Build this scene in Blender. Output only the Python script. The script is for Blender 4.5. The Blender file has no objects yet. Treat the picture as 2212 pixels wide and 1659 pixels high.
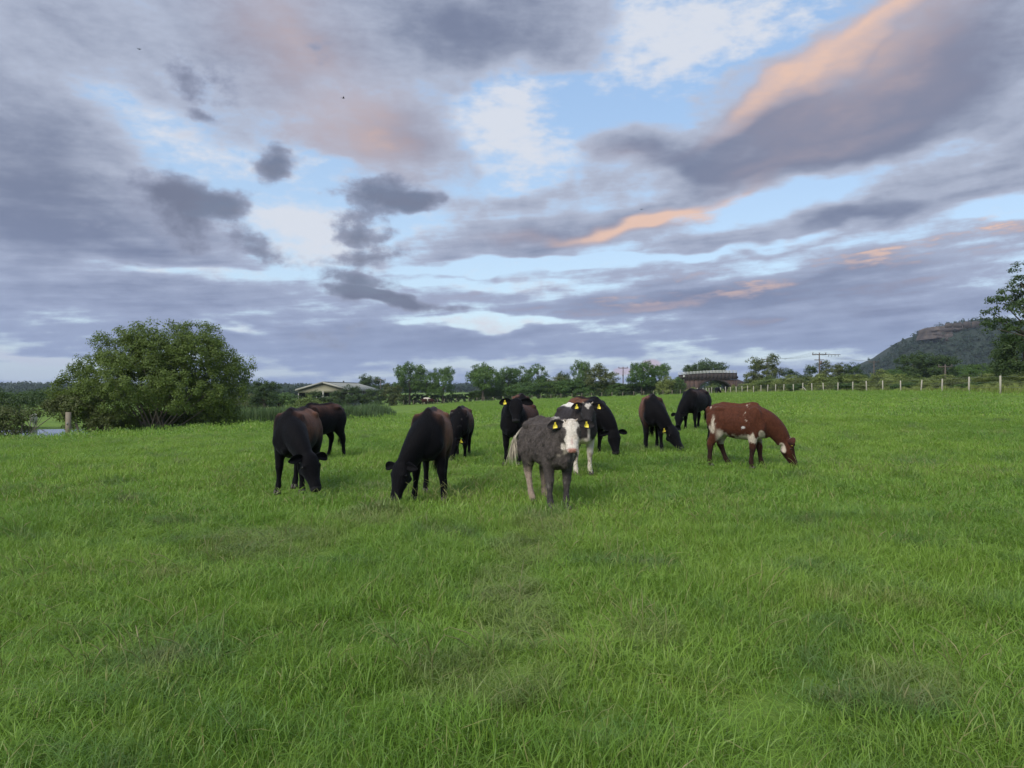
import bpy, math, random
import numpy as np
from mathutils import Vector, Matrix, Quaternion

# ------------------------------------------------------------------ camera
SC = bpy.context.scene
COL = SC.collection
F = 1662.0            # focal length of the photograph in units of a 2212 px wide frame
HZ = 838.0            # row of the horizon in that frame
EYE = 1.62
R = math.radians

cam_d = bpy.data.cameras.new('camera')
cam_d.sensor_width = 36.0
cam_d.lens = 36.0 * F / 2212.0
cam_d.clip_start = 0.05
cam_d.clip_end = 20000
cam = bpy.data.objects.new('camera', cam_d)
COL.objects.link(cam)
cam.location = (0, 0, EYE)
cam.rotation_euler = (R(90) + math.atan((HZ - 829.5) / F), 0, 0)
SC.camera = cam

# ------------------------------------------------------------------ light
EXPO = 1.42
SUN_AZ = R(215)       # clockwise from +Y: behind the camera, to the left
SUN_EL = R(42)
SC.view_settings.view_transform = 'Standard'
SC.view_settings.look = 'None'
SC.view_settings.gamma = 1.0
SC.view_settings.exposure = EXPO
SC.view_settings.use_curve_mapping = False
SC.cycles.use_denoising = True
SC.cycles.max_bounces = 8
SC.cycles.diffuse_bounces = 3
SC.cycles.transmission_bounces = 4
SC.cycles.transparent_max_bounces = 8
SC.cycles.volume_bounces = 0

sun_d = bpy.data.lights.new('sun', 'SUN')
sun_d.energy = 1.5
sun_d.angle = R(40)
sun_d.color = (1.0, 0.93, 0.84)
sun = bpy.data.objects.new('sun', sun_d)
COL.objects.link(sun)
sd = Vector((math.sin(SUN_AZ) * math.cos(SUN_EL), math.cos(SUN_AZ) * math.cos(SUN_EL), math.sin(SUN_EL)))
sun.rotation_euler = sd.to_track_quat('Z', 'Y').to_euler()
sun.location = sd * 50

def lin(r, g, b):
    def f(c):
        c /= 255.0
        return c / 12.92 if c <= 0.04045 else ((c + 0.055) / 1.055) ** 2.4
    return (f(r), f(g), f(b))

BG = 0.1
def skyc(r, g, b):
    k = 1.0 / (BG * 2 ** EXPO)
    c = lin(r, g, b)
    return (c[0] * k, c[1] * k, c[2] * k, 1)

def azel(u, v):
    a = math.atan((u - 1106) / F)
    e = math.atan((HZ - v) / F * math.cos(a))
    return math.degrees(a), math.degrees(e)

class NT:
    """tiny helper to write node trees"""
    def __init__(s, tree):
        s.t = tree
    def n(s, typ, ins=None, **kw):
        nd = s.t.nodes.new(typ)
        for k, v in kw.items():
            setattr(nd, k, v)
        for k, v in (ins or {}).items():
            sk = nd.inputs[k]
            if hasattr(v, 'is_output') or isinstance(v, bpy.types.NodeSocket):
                s.t.links.new(v, sk)
            else:
                sk.default_value = v
        return nd
    def m(s, op, a, b=0.0, c=0.0, clamp=False):
        nd = s.n('ShaderNodeMath', {0: a, 1: b, 2: c}, operation=op)
        nd.use_clamp = clamp
        return nd.outputs[0]
    def step(s, x, lo, hi):
        nd = s.n('ShaderNodeMapRange', {'Value': x, 'From Min': lo, 'From Max': hi, 'To Min': 0.0, 'To Max': 1.0},
                 interpolation_type='SMOOTHSTEP')
        return nd.outputs[0]
    def mix(s, fac, a, b, blend='MIX'):
        nd = s.n('ShaderNodeMix', None, data_type='RGBA', blend_type=blend)
        for k, v in ((0, fac), (6, a), (7, b)):
            if isinstance(v, bpy.types.NodeSocket):
                s.t.links.new(v, nd.inputs[k])
            else:
                nd.inputs[k].default_value = v if k == 0 or len(v) == 4 else (*v, 1)
        return nd.outputs[2]
    def noise(s, vec, scale, detail=4.0, rough=0.5, lac=2.0, dist=0.0):
        return s.n('ShaderNodeTexNoise', {'Vector': vec, 'Scale': scale, 'Detail': detail, 'Roughness': rough,
                                          'Lacunarity': lac, 'Distortion': dist})

world = bpy.data.worlds.new('World')
SC.world = world
world.use_nodes = True
wt = world.node_tree
wt.nodes.clear()
W = NT(wt)
tc = W.n('ShaderNodeTexCoord').outputs['Generated']
xyz = W.n('ShaderNodeSeparateXYZ', {0: tc}).outputs
DX, DY, DZ = xyz[0], xyz[1], xyz[2]
az = W.m('MULTIPLY', W.m('ARCTAN2', DX, DY), 57.29578)
el = W.m('MULTIPLY', W.m('ARCSINE', DZ), 57.29578)
inv = W.m('DIVIDE', 1.0, W.m('ADD', W.m('MAXIMUM', DZ, 0.0), 0.11))
qx = W.m('MULTIPLY', DX, inv)
qy = W.m('MULTIPLY', DY, inv)
q = W.n('ShaderNodeCombineXYZ', {0: qx, 1: qy, 2: 0.0}).outputs[0]
ae = W.n('ShaderNodeCombineXYZ', {0: az, 1: el, 2: 0.0}).outputs[0]
# noise stretched along the horizon the way far clouds are
dirs = W.n('ShaderNodeCombineXYZ', {0: W.m('MULTIPLY', az, 0.06), 1: W.m('MULTIPLY', el, 0.13), 2: 0.0}).outputs[0]
warpA = W.noise(dirs, 1.6, 3.0, 0.55).outputs['Color']
warpA = W.n('ShaderNodeVectorMath', {0: warpA, 1: (0.5, 0.5, 0.5)}, operation='SUBTRACT').outputs[0]
warpB = W.n('ShaderNodeVectorMath', {0: warpA, 1: (17.0, 9.0, 0.0)}, operation='MULTIPLY').outputs[0]
aw = W.n('ShaderNodeVectorMath', {0: ae, 1: warpB}, operation='ADD').outputs[0]
warpS = W.n('ShaderNodeVectorMath', {0: warpA, 1: (6.0, 4.5, 0.0)}, operation='MULTIPLY').outputs[0]
as_ = W.n('ShaderNodeVectorMath', {0: ae, 1: warpS}, operation='ADD').outputs[0]

def blobs(lst, vec, start=0.0):
    """each entry: u, v, half width, half height (photo px), tilt in degrees, weight"""
    acc = start
    for (u, v, su, sv, rot, w) in lst:
        a, e = azel(u, v)
        mp = W.n('ShaderNodeMapping', {'Vector': vec, 'Location': (a, e, 0), 'Rotation': (0, 0, R(rot)),
                                       'Scale': (su / 29.0 * 1.5, sv / 29.0 * 1.5, 1)}, vector_type='TEXTURE')
        g = W.n('ShaderNodeTexGradient', {'Vector': mp.outputs[0]}, gradient_type='SPHERICAL').outputs['Fac']
        acc = W.m('MULTIPLY_ADD', g, w, acc)
    return acc

nish = W.n('ShaderNodeTexSky')
nish.sky_type = 'NISHITA'
nish.sun_disc = False
nish.sun_elevation = SUN_EL
nish.sun_rotation = SUN_AZ
nish.altitude = 50
nish.air_density = 1.0
nish.dust_density = 0.6
nish.ozone_density = 1.6
sky = nish.outputs[0]
# clear air: blue overhead, paler and slightly green towards the horizon
clear = W.mix(W.step(el, 0.0, 26.0), skyc(192, 212, 227), skyc(154, 187, 225))
sky = W.mix(0.75, sky, clear)

nq = W.noise(q, 1.1, 6.0, 0.52).outputs['Fac']
nd_ = W.noise(dirs, 2.2, 6.0, 0.52).outputs['Fac']
n1 = W.m('MULTIPLY_ADD', nq, 0.5, W.m('MULTIPLY', nd_, 0.5))
nfine = W.noise(dirs, 9.0, 6.0, 0.62).outputs['Fac']
iso = W.n('ShaderNodeVectorMath', {0: ae, 1: (0.115, 0.15, 0.0)}, operation='MULTIPLY').outputs[0]
npuff = W.noise(iso, 3.2, 6.0, 0.6).outputs['Fac']
lay = W.n('ShaderNodeCombineXYZ', {0: W.m('MULTIPLY', az, 0.045), 1: W.m('MULTIPLY_ADD', az, -0.03, W.m('MULTIPLY', el, 0.42)), 2: 3.0}).outputs[0]
nlay = W.noise(lay, 2.0, 5.0, 0.58).outputs['Fac']
lowk = W.step(el, 20.0, 4.0)          # layering grows towards the horizon
fc = W.m('SUBTRACT', nfine, 0.5)
lc = W.m('MULTIPLY', W.m('SUBTRACT', nlay, 0.5), lowk)

# high thin white cloud
cir = blobs([(1110, 230, 110, 60, 20, .9), (1150, 335, 100, 60, 10, .9), (1030, 270, 90, 60, 0, .5), (640, 500, 160, 60, 0, .4), (1540, 70, 230, 70, 12, 1.0), (1400, 60, 120, 60, 0, .5),
             (650, 465, 150, 30, 0, .8), (720, 530, 130, 50, 0, .75), (420, 596, 150, 22, 0, .6),
             (270, 358, 60, 12, -22, .9), (1980, 420, 150, 26, 22, .6), (560, 330, 120, 40, 0, .55), (330, 250, 120, 50, -20, .4),
             (250, 130, 180, 100, 0, .25), (1050, 710, 170, 13, 0, .8), (1000, 470, 120, 60, 0, .4),
             (60, 757, 120, 16, 0, .8), (520, 708, 60, 8, -5, .8), (1150, 620, 150, 30, 0, .45), (1310, 195, 30, 25, 60, .35),
             (1290, 250, 120, 55, 0, -.8), (1780, 400, 240, 36, 8, -.35), (1700, 790, 400, 30, 0, -.4)], as_, -0.16)
cirm = W.step(W.m('ADD', W.m('MULTIPLY_ADD', W.m('SUBTRACT', nq, 0.5), 0.9, W.m('MULTIPLY', fc, 2.0)), cir), -0.15, 0.8)
col = W.mix(W.m('MULTIPLY', cirm, 0.9), sky, skyc(222, 226, 235))

# grey-lavender deck
deck = blobs([(1960, 180, 420, 120, 28, 1.35), (1650, 270, 160, 60, 20, .6), (1350, 308, 180, 36, -4, 1.1), (1000, 60, 300, 90, -4, 1.0),
              (40, 340, 260, 130, -14, .85), (200, 500, 320, 60, -4, .75), (230, 640, 420, 46, -3, .7),
              (870, 290, 140, 60, 0, .8), (600, 90, 230, 100, -30, .6), (1240, 500, 260, 30, 9, 1.0),
              (1800, 600, 470, 38, 5, .7), (2140, 430, 130, 24, 10, .7), (1450, 650, 400, 32, 0, .6),
              (700, 735, 520, 30, 0, .7), (1700, 690, 450, 46, 0, .5), (1860, 470, 90, 20, 0, 1.0),
              (150, 60, 320, 100, 0, .4), (1560, 352, 150, 18, -12, .5), (2160, 330, 180, 50, 10, .7), (1750, 340, 160, 30, 10, .5),
              (1290, 235, 150, 60, 0, -1.5), (1760, 405, 290, 34, 8, -1.3), (1540, 60, 210, 65, 12, -1.5), (560, 365, 180, 40, 0, -1.1),
              (1130, 225, 100, 60, 20, -1.2), (1160, 335, 100, 55, 20, -1.2), (1050, 270, 90, 50, 0, -.7), (670, 470, 210, 40, 0, -1.3), (700, 535, 170, 46, 0, -1.0),
              (1200, 567, 330, 11, 3, -1.1), (330, 280, 150, 40, -22, -.8), (400, 598, 190, 15, 0, -.8), (1060, 706, 180, 12, 0, -1.0),
              (60, 757, 130, 14, 0, -1.0), (510, 706, 70, 8, -5, -.9), (2180, 460, 80, 26, 0, -1.0), (90, 805, 200, 20, 0, -.6),
              (1000, 400, 90, 30, 0, -.3), (1130, 420, 160, 30, 0, .35), (2060, 290, 60, 16, 10, -.5), (1690, 512, 150, 9, 6, -.7), (1000, 612, 190, 14, 0, -.6)], as_, 0.20)
D1 = W.m('ADD', W.m('MULTIPLY_ADD', W.m('SUBTRACT', n1, 0.5), 1.9, W.m('MULTIPLY', lc, 2.2)), deck)
m1 = W.step(W.m('MULTIPLY_ADD', fc, 0.8, D1), -0.15, 0.42)
thick = W.step(W.m('MULTIPLY_ADD', fc, 0.75, D1), 0.05, 1.35)
thin = W.mix(W.step(el, 14.0, 2.0), skyc(184, 193, 213), skyc(160, 174, 205))
deckc = W.mix(thick, thin, W.mix(W.step(el, 14.0, 2.0), skyc(121, 131, 157), skyc(126, 139, 172)))
# low sunlight caught on the cloud edges
peach = blobs([(620, 70, 230, 130, -35, .62), (820, 295, 170, 80, 0, .62), (1890, 40, 310, 28, 29, .85), (1990, 140, 360, 110, 28, .36), (1680, 160, 150, 34, 34, .6),
               (1930, 85, 300, 60, 29, .45), (1320, 492, 120, 16, 12, 1.0), (1490, 450, 120, 18, 8, 1.1), (1420, 472, 200, 20, 10, .45),
               (1120, 520, 150, 16, 9, .5), (1340, 335, 120, 24, 0, .4), (1700, 350, 200, 20, 15, .25), (1620, 408, 60, 10, 20, .4)], as_, 0.0)
pw = blobs([(1780, 560, 380, 34, 7, 1.0), (2100, 520, 160, 50, 7, .9), (1600, 640, 400, 50, 0, .6), (1150, 640, 260, 50, 0, .5), (1500, 690, 200, 20, 0, .5)], as_, 0.0)
pw = W.m('MULTIPLY', pw, W.step(W.m('MULTIPLY_ADD', fc, 0.35, nlay), 0.45, 0.64))
pk = W.m('ADD', W.m('MULTIPLY', peach, W.m('MULTIPLY_ADD', nd_, 0.9, W.m('MULTIPLY_ADD', fc, 0.7, 0.55))), W.m('MULTIPLY', pw, 1.0))
pc = W.mix(W.step(pk, 0.1, 1.3), skyc(188, 172, 180), skyc(236, 200, 180))
deckc = W.mix(W.m('MULTIPLY', W.step(pk, 0.0, 1.25), 0.92), deckc, pc)
col = W.mix(m1, col, deckc)

# small dark cumulus in front
cum = blobs([(400, 412, 130, 50, -6, 1.5), (470, 440, 60, 24, -15, .8), (400, 180, 80, 50, -5, .95), (520, 190, 45, 60, -45, .6), (445, 262, 42, 12, 0, .9),
             (612, 340, 56, 38, 0, 1.2), (840, 408, 105, 44, 0, 1.5), (910, 420, 50, 26, 0, .9), (795, 490, 70, 36, 0, 1.3),
             (800, 552, 100, 22, 0, 1.2), (760, 610, 110, 36, -3, 1.2), (890, 662, 160, 17, -6, 1.3), (760, 655, 110, 20, 0, .8),
             (510, 525, 130, 36, -8, 1.0), (330, 578, 70, 16, 0, .8), (660, 700, 190, 18, 0, .55),
             (740, 735, 160, 22, 0, .7), (680, 90, 56, 36, 0, .6), (230, 470, 150, 40, 0, .5)], as_, -0.54)
D2 = W.m('MULTIPLY_ADD', W.m('SUBTRACT', npuff, 0.5), 1.9, cum)
m2 = W.step(W.m('MULTIPLY_ADD', fc, 0.5, D2), -0.14, 0.36)
cumc = W.mix(W.step(D2, 0.0, 0.75), skyc(152, 160, 184), skyc(108, 115, 138))
col = W.mix(W.m('MULTIPLY', m2, 0.9), col, cumc)

# pink tops of far cumulus just over the trees
far = blobs([(1345, 802, 24, 10, 0, 1.0), (1405, 790, 24, 16, 10, 1.0), (1500, 810, 26, 10, 0, .9),
             (1090, 776, 10, 6, 0, .5)], ae, -0.30)
m3 = W.step(W.m('ADD', far, W.m('MULTIPLY', W.m('SUBTRACT', npuff, 0.5), 0.8)), 0.0, 0.3)
col = W.mix(W.m('MULTIPLY', m3, 0.85), col, skyc(226, 190, 190))
# everything melts into the same periwinkle air low down
low = W.step(el, 5.5, 0.0)
col = W.mix(W.m('MULTIPLY', low, 0.6), col, skyc(148, 166, 203))
bgn = W.n('ShaderNodeBackground', {'Color': col, 'Strength': BG})
out = W.n('ShaderNodeOutputWorld', {'Surface': bgn.outputs[0]})
world.cycles.sampling_method = 'MANUAL'
world.cycles.sample_map_resolution = 512

# ------------------------------------------------------------------ helpers
def rng_(seed):
    return np.random.default_rng(seed)

def obj(name, me, parent=None, mat=None, label=None, cat=None, group=None, kind=None):
    o = bpy.data.objects.new(name, me)
    COL.objects.link(o)
    if parent is not None:
        o.parent = parent
    if mat is not None and me is not None:
        if not me.materials:
            me.materials.append(mat)
    if label: o['label'] = label
    if cat: o['category'] = cat
    if group: o['group'] = group
    if kind: o['kind'] = kind
    return o

def empty(name, loc, rz=0.0, label=None, cat=None, group=None):
    o = obj(name, None, label=label, cat=cat, group=group)
    o.location = loc
    o.rotation_euler = (0, 0, rz)
    o.empty_display_size = 0.1
    return o

def mesh(name, V, Fs, smooth=False):
    """V (n,3); Fs an (m,k) array or a list of such arrays"""
    if not isinstance(Fs, (list, tuple)):
        Fs = [Fs]
    Fs = [np.asarray(f, dtype=np.int32) for f in Fs if len(f)]
    V = np.asarray(V, dtype=np.float32)
    me = bpy.data.meshes.new(name)
    me.vertices.add(len(V))
    me.vertices.foreach_set('co', V.ravel())
    tot = np.concatenate([np.full(len(f), f.shape[1], dtype=np.int32) for f in Fs])
    idx = np.concatenate([f.ravel() for f in Fs])
    st = np.concatenate([[0], np.cumsum(tot)[:-1]]).astype(np.int32)
    me.loops.add(len(idx))
    me.loops.foreach_set('vertex_index', idx)
    me.polygons.add(len(tot))
    me.polygons.foreach_set('loop_start', st)
    me.polygons.foreach_set('loop_total', tot)
    if smooth:
        me.polygons.foreach_set('use_smooth', np.ones(len(tot), dtype=bool))
    me.update(calc_edges=True)
    me.validate()
    return me

def attr_f(me, name, vals):
    a = me.attributes.new(name, 'FLOAT', 'POINT')
    a.data.foreach_set('value', np.asarray(vals, dtype=np.float32))

def attr_c(me, name, cols):
    a = me.color_attributes.new(name, 'FLOAT_COLOR', 'POINT')
    c = np.ones((len(cols), 4), dtype=np.float32)
    c[:, :3] = cols
    a.data.foreach_set('color', c.ravel())

class MB:
    """collects shapes that belong to one part"""
    def __init__(s):
        s.V = []; s.F4 = []; s.F3 = []; s.n = 0
    def add(s, V, F4=(), F3=()):
        V = np.asarray(V, dtype=np.float64)
        if len(F4): s.F4.append(np.asarray(F4) + s.n)
        if len(F3): s.F3.append(np.asarray(F3) + s.n)
        s.V.append(V); s.n += len(V)
        return s
    def box(s, c, d, rot=0.0, taper=1.0):
        cx, cy, cz = c; dx, dy, dz = d[0] / 2, d[1] / 2, d[2] / 2
        P = []
        for z, k in ((-dz, 1.0), (dz, taper)):
            for x, y in ((-dx, -dy), (dx, -dy), (dx, dy), (-dx, dy)):
                x *= k; y *= k
                P.append((cx + x * math.cos(rot) - y * math.sin(rot), cy + x * math.sin(rot) + y * math.cos(rot), cz + z))
        return s.add(P, [(3, 2, 1, 0), (4, 5, 6, 7), (0, 1, 5, 4), (1, 2, 6, 5), (2, 3, 7, 6), (3, 0, 4, 7)])
    def bar(s, a, b, w, h):
        a = np.array(a, float); b = np.array(b, float)
        t = b - a; L = np.linalg.norm(t); t /= L
        up = np.array((0, 0, 1.0)) if abs(t[2]) < 0.95 else np.array((0, 1.0, 0))
        r = np.cross(t, up); r /= np.linalg.norm(r); u = np.cross(r, t)
        P = []
        for p in (a, b):
            for i, j in ((-1, -1), (1, -1), (1, 1), (-1, 1)):
                P.append(p + r * w / 2 * i + u * h / 2 * j)
        return s.add(P, [(3, 2, 1, 0), (4, 5, 6, 7), (0, 1, 5, 4), (1, 2, 6, 5), (2, 3, 7, 6), (3, 0, 4, 7)])
    def tube(s, P, rad, seg=8, ry=None, up=(0, 0, 1), sup=2.0):
        """swept closed tube; rad across, ry along the up direction"""
        P = np.asarray(P, float); n = len(P)
        rad = np.broadcast_to(np.asarray(rad, float), (n,))
        ry = rad if ry is None else np.broadcast_to(np.asarray(ry, float), (n,))
        T = np.gradient(P, axis=0); T /= np.linalg.norm(T, axis=1)[:, None] + 1e-12
        U = np.broadcast_to(np.asarray(up, float), (n, 3)).copy()
        U -= (U * T).sum(1)[:, None] * T
        ln = np.linalg.norm(U, axis=1)
        alt = np.cross(T, (0.31, 0.95, 0.02)); alt /= np.linalg.norm(alt, axis=1)[:, None]
        U = np.where(ln[:, None] > 0.15, U / (ln[:, None] + 1e-9), alt)
        S = np.cross(T, U)
        a = np.linspace(0, 2 * np.pi, seg, endpoint=False)
        ca, sa = np.cos(a), np.sin(a)
        e = 2.0 / sup
        ca = np.sign(ca) * np.abs(ca) ** e; sa = np.sign(sa) * np.abs(sa) ** e
        V = P[:, None, :] + S[:, None, :] * (rad[:, None] * ca)[:, :, None] + U[:, None, :] * (ry[:, None] * sa)[:, :, None]
        V = V.reshape(-1, 3)
        i = np.arange(n - 1)[:, None] * seg; j = np.arange(seg)[None, :]; k = (j + 1) % seg
        Q = np.stack([i + j, i + k, i + seg + k, i + seg + j], -1).reshape(-1, 4)
        V = np.vstack([V, P[:1], P[-1:]])
        c0, c1 = n * seg, n * seg + 1
        jj = np.arange(seg); kk = (jj + 1) % seg
        T3 = np.vstack([np.stack([np.full(seg, c0), kk, jj], -1),
                        np.stack([np.full(seg, c1), (n - 1) * seg + jj, (n - 1) * seg + kk], -1)])
        return s.add(V, Q, T3)
    def ball(s, c, r, seg=12, rings=8):
        t = np.linspace(-1, 1, rings + 2)[1:-1]
        c = np.asarray(c, float); r = np.broadcast_to(np.asarray(r, float), (3,))
        th = np.arcsin(np.clip(np.sin(t * np.pi / 2), -1, 1))
        P = []; a = np.linspace(0, 2 * np.pi, seg, endpoint=False)
        for x in th:
            P.append(np.stack([np.cos(a) * np.cos(x), np.sin(a) * np.cos(x), np.full(seg, np.sin(x))], -1))
        V = np.vstack(P + [np.array([[0, 0, -1.0]]), np.array([[0, 0, 1.0]])])
        V = V * r + c
        i = np.arange(rings - 1)[:, None] * seg; j = np.arange(seg)[None, :]; k = (j + 1) % seg
        Q = np.stack([i + j, i + k, i + seg + k, i + seg + j], -1).reshape(-1, 4)
        jj = np.arange(seg); kk = (jj + 1) % seg; b = rings * seg
        T3 = np.vstack([np.stack([np.full(seg, b), kk, jj], -1),
                        np.stack([np.full(seg, b + 1), (rings - 1) * seg + jj, (rings - 1) * seg + kk], -1)])
        return s.add(V, Q, T3)
    def mesh(s, name, smooth=False):
        Fs = []
        if s.F4: Fs.append(np.vstack(s.F4))
        if s.F3: Fs.append(np.vstack(s.F3))
        return mesh(name, np.vstack(s.V), Fs, smooth)
    def obj(s, name, mat, parent=None, smooth=False, **kw):
        return obj(name, s.mesh(name, smooth), parent, mat, **kw)

# lattice value noise for numpy
_h = np.random.default_rng(77).random(4096)
def vnoise(P, sc=1.0, seed=0):
    P = np.asarray(P, float) * sc + seed * 17.31
    I = np.floor(P).astype(np.int64); f = P - I; f = f * f * (3 - 2 * f)
    def hsh(a, b, c):
        return _h[(a * 73856093 ^ b * 19349663 ^ c * 83492791) & 4095]
    r = 0
    for dx in (0, 1):
        for dy in (0, 1):
            for dz in (0, 1):
                w = (f[:, 0] if dx else 1 - f[:, 0]) * (f[:, 1] if dy else 1 - f[:, 1]) * (f[:, 2] if dz else 1 - f[:, 2])
                r = r + w * hsh(I[:, 0] + dx, I[:, 1] + dy, I[:, 2] + dz)
    return r
def fbm(P, sc=1.0, oc=4, seed=0):
    r = 0; a = 0.5; t = 0
    for i in range(oc):
        r = r + a * vnoise(P, sc, seed + i); t += a; a *= 0.5; sc *= 2.03
    return r / t
def sstep(x, a, b):
    t = np.clip((x - a) / (b - a), 0, 1)
    return t * t * (3 - 2 * t)

# ------------------------------------------------------------------ materials
def mat(name):
    m = bpy.data.materials.new(name)
    m.use_nodes = True
    m.node_tree.nodes.clear()
    t = NT(m.node_tree)
    return m, t
def finish(t, bsdf):
    t.n('ShaderNodeOutputMaterial', {'Surface': bsdf})

def plain(name, c, rough=0.7, var=0.25, scale=6.0, bump=0.2, metal=0.0):
    m, t = mat(name)
    p = t.n('ShaderNodeTexCoord').outputs['Object']
    n = t.noise(p, scale, 6, 0.6).outputs['Fac']
    k = t.m('MULTIPLY_ADD', t.m('SUBTRACT', n, 0.5), var * 2, 1.0)
    cc = t.mix(1.0, (*c, 1), t.n('ShaderNodeCombineColor', {0: k, 1: k, 2: k}).outputs[0], 'MULTIPLY')
    b = t.n('ShaderNodeBump', {'Height': t.noise(p, scale * 6, 4, 0.6).outputs['Fac'], 'Strength': bump, 'Distance': 0.01})
    finish(t, t.n('ShaderNodeBsdfPrincipled', {'Base Color': cc, 'Roughness': rough, 'Metallic': metal,
                                               'Normal': b.outputs[0]}).outputs[0])
    return m

def leafmat(name, c1, c2, trans=0.35, rough=0.55):
    """leaves: colour drifts from c1 to c2 by clump"""
    m, t = mat(name)
    tint = t.n('ShaderNodeAttribute', None, attribute_name='tint').outputs['Fac']
    rnd = t.n('ShaderNodeObjectInfo').outputs['Random']
    f = t.m('ADD', tint, t.m('MULTIPLY', t.m('SUBTRACT', rnd, 0.5), 0.35), clamp=True)
    c = t.mix(f, (*c1, 1), (*c2, 1))
    d = t.n('ShaderNodeBsdfPrincipled', {'Base Color': c, 'Roughness': rough, 'Specular IOR Level': 0.25}).outputs[0]
    tr = t.n('ShaderNodeBsdfTranslucent', {'Color': t.mix(0.35, c, (0.16, 0.22, 0.02, 1))}).outputs[0]
    finish(t, t.n('ShaderNodeMixShader', {0: trans, 1: d, 2: tr}).outputs[0])
    return m

# ------------------------------------------------------------------ terrain
UC = np.array([0, 438, 774, 1106, 1438, 1771, 2212], float)
YR = np.array([1, 8, 12, 18, 24, 32, 40, 48, 58, 70, 85, 110, 150, 190, 260, 400, 900, 6000], float)
ZT = np.array([
    [0, 0, 0, -.09, -.30, -.72, -1.10, -2.0, -2.45, -2.6, -2.4, -2.8, -3.5, -4.0, -4.5, -5, -5, -5],
    [0, 0, 0, 0, -.11, -.32, -.55, -.80, -1.6, -2.1, -2.3, -2.6, -3.0, -3.4, -4, -4.5, -5, -5],
    [0, 0, 0, .03, 0, -.17, -.35, -.52, -.80, -1.5, -1.75, -2.2, -2.7, -3.1, -3.6, -4, -4.5, -5],
    [0, 0, .03, .12, .18, .17, .10, .02, -.12, -.30, -.5, -.75, -1.1, -1.4, -1.8, -2.2, -3, -5],
    [0, 0, .03, .16, .32, .32, .32, .32, .30, .27, .22, .15, 0, 0, -.1, -.2, -.5, -5],
    [0, 0, .02, .15, .36, .48, .52, .58, .68, .84, 1.0, 1.15, 1.3, 1.4, 1.5, 1.5, 1.5, -5],
    [0, 0, .02, .10, .24, .50, .83, 1.2, 1.40, 1.45, 1.45, 1.5, 1.6, 1.7, 1.8, 1.9, 2, -5]])
AZF = np.arange(-110, 110.01, 1.0)
LYF = np.arange(0.0, math.log(6000) + 0.02, 0.02)
def _build():
    azc = np.degrees(np.arctan((UC - 1106) / F))
    tmp = np.stack([np.interp(LYF, np.log(YR), ZT[i]) for i in range(len(UC))])
    a = np.clip(AZF, azc[0], azc[-1])
    g = np.stack([np.interp(a, azc, tmp[:, j]) for j in range(len(LYF))], 1)
    fade = 1 - sstep(np.abs(AZF), 40, 100)
    g = g * fade[:, None]
    for _ in range(3):
        gp = np.pad(g, ((2, 2), (0, 0)), 'edge'); g = (gp[:-4] + gp[1:-3] + gp[2:-2] + gp[3:-1] + gp[4:]) / 5
        gp = np.pad(g, ((0, 0), (2, 2)), 'edge'); g = (gp[:, :-4] + gp[:, 1:-3] + gp[:, 2:-2] + gp[:, 3:-1] + gp[:, 4:]) / 5
    return g
GRID = _build()
def gz(x, y):
    x = np.asarray(x, float); y = np.asarray(y, float)
    a = np.degrees(np.arctan2(x, y))
    r = np.hypot(x, y)
    d = np.maximum(r * np.maximum(np.cos(np.radians(np.clip(np.abs(a), 0, 60))), 0.5), 1.0)
    i = np.clip((a + 110) / 1.0, 0, len(AZF) - 1.001)
    j = np.clip(np.log(d) / 0.02, 0, len(LYF) - 1.001)
    i0 = i.astype(int); j0 = j.astype(int); fi = i - i0; fj = j - j0
    z = (GRID[i0, j0] * (1 - fi) * (1 - fj) + GRID[i0 + 1, j0] * fi * (1 - fj)
         + GRID[i0, j0 + 1] * (1 - fi) * fj + GRID[i0 + 1, j0 + 1] * fi * fj)
    und = np.sin(x * 0.55 + 1.3) * np.sin(y * 0.47 + .4) * 0.025 + np.sin(x * 1.9) * np.sin(y * 1.6 + 1) * 0.012
    return z + und * np.exp(-r / 40)
def at(u, Y, z=None):
    x = (u - 1106) / F * Y
    return (x, Y, float(gz(x, Y)) if z is None else z)
def vz(v, Y):
    """height of image row v at depth Y"""
    return EYE + (HZ - v) * Y / F

def polar_ground():
    rs = np.concatenate([[0.0], np.geomspace(0.6, 6000, 330)])
    aa = np.concatenate([np.arange(-48, 48, 0.4), np.arange(48, 312, 6.0)])
    A, Rr = np.meshgrid(np.radians(aa), rs[1:], indexing='xy')
    X = Rr * np.sin(A); Y = Rr * np.cos(A)
    Z = gz(X, Y)
    V = np.stack([X, Y, Z], -1).reshape(-1, 3)
    na = len(aa); nr = len(rs) - 1
    i = np.arange(nr - 1)[:, None] * na; j = np.arange(na)[None, :]; k = (j + 1) % na
    Q = np.stack([i + j, i + na + j, i + na + k, i + k], -1).reshape(-1, 4)
    V = np.vstack([V, [[0, 0, 0]]])
    jj = np.arange(na); T3 = np.stack([np.full(na, len(V) - 1), jj, (jj + 1) % na], -1)
    return mesh('ground', V, [Q, T3], True)

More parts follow.
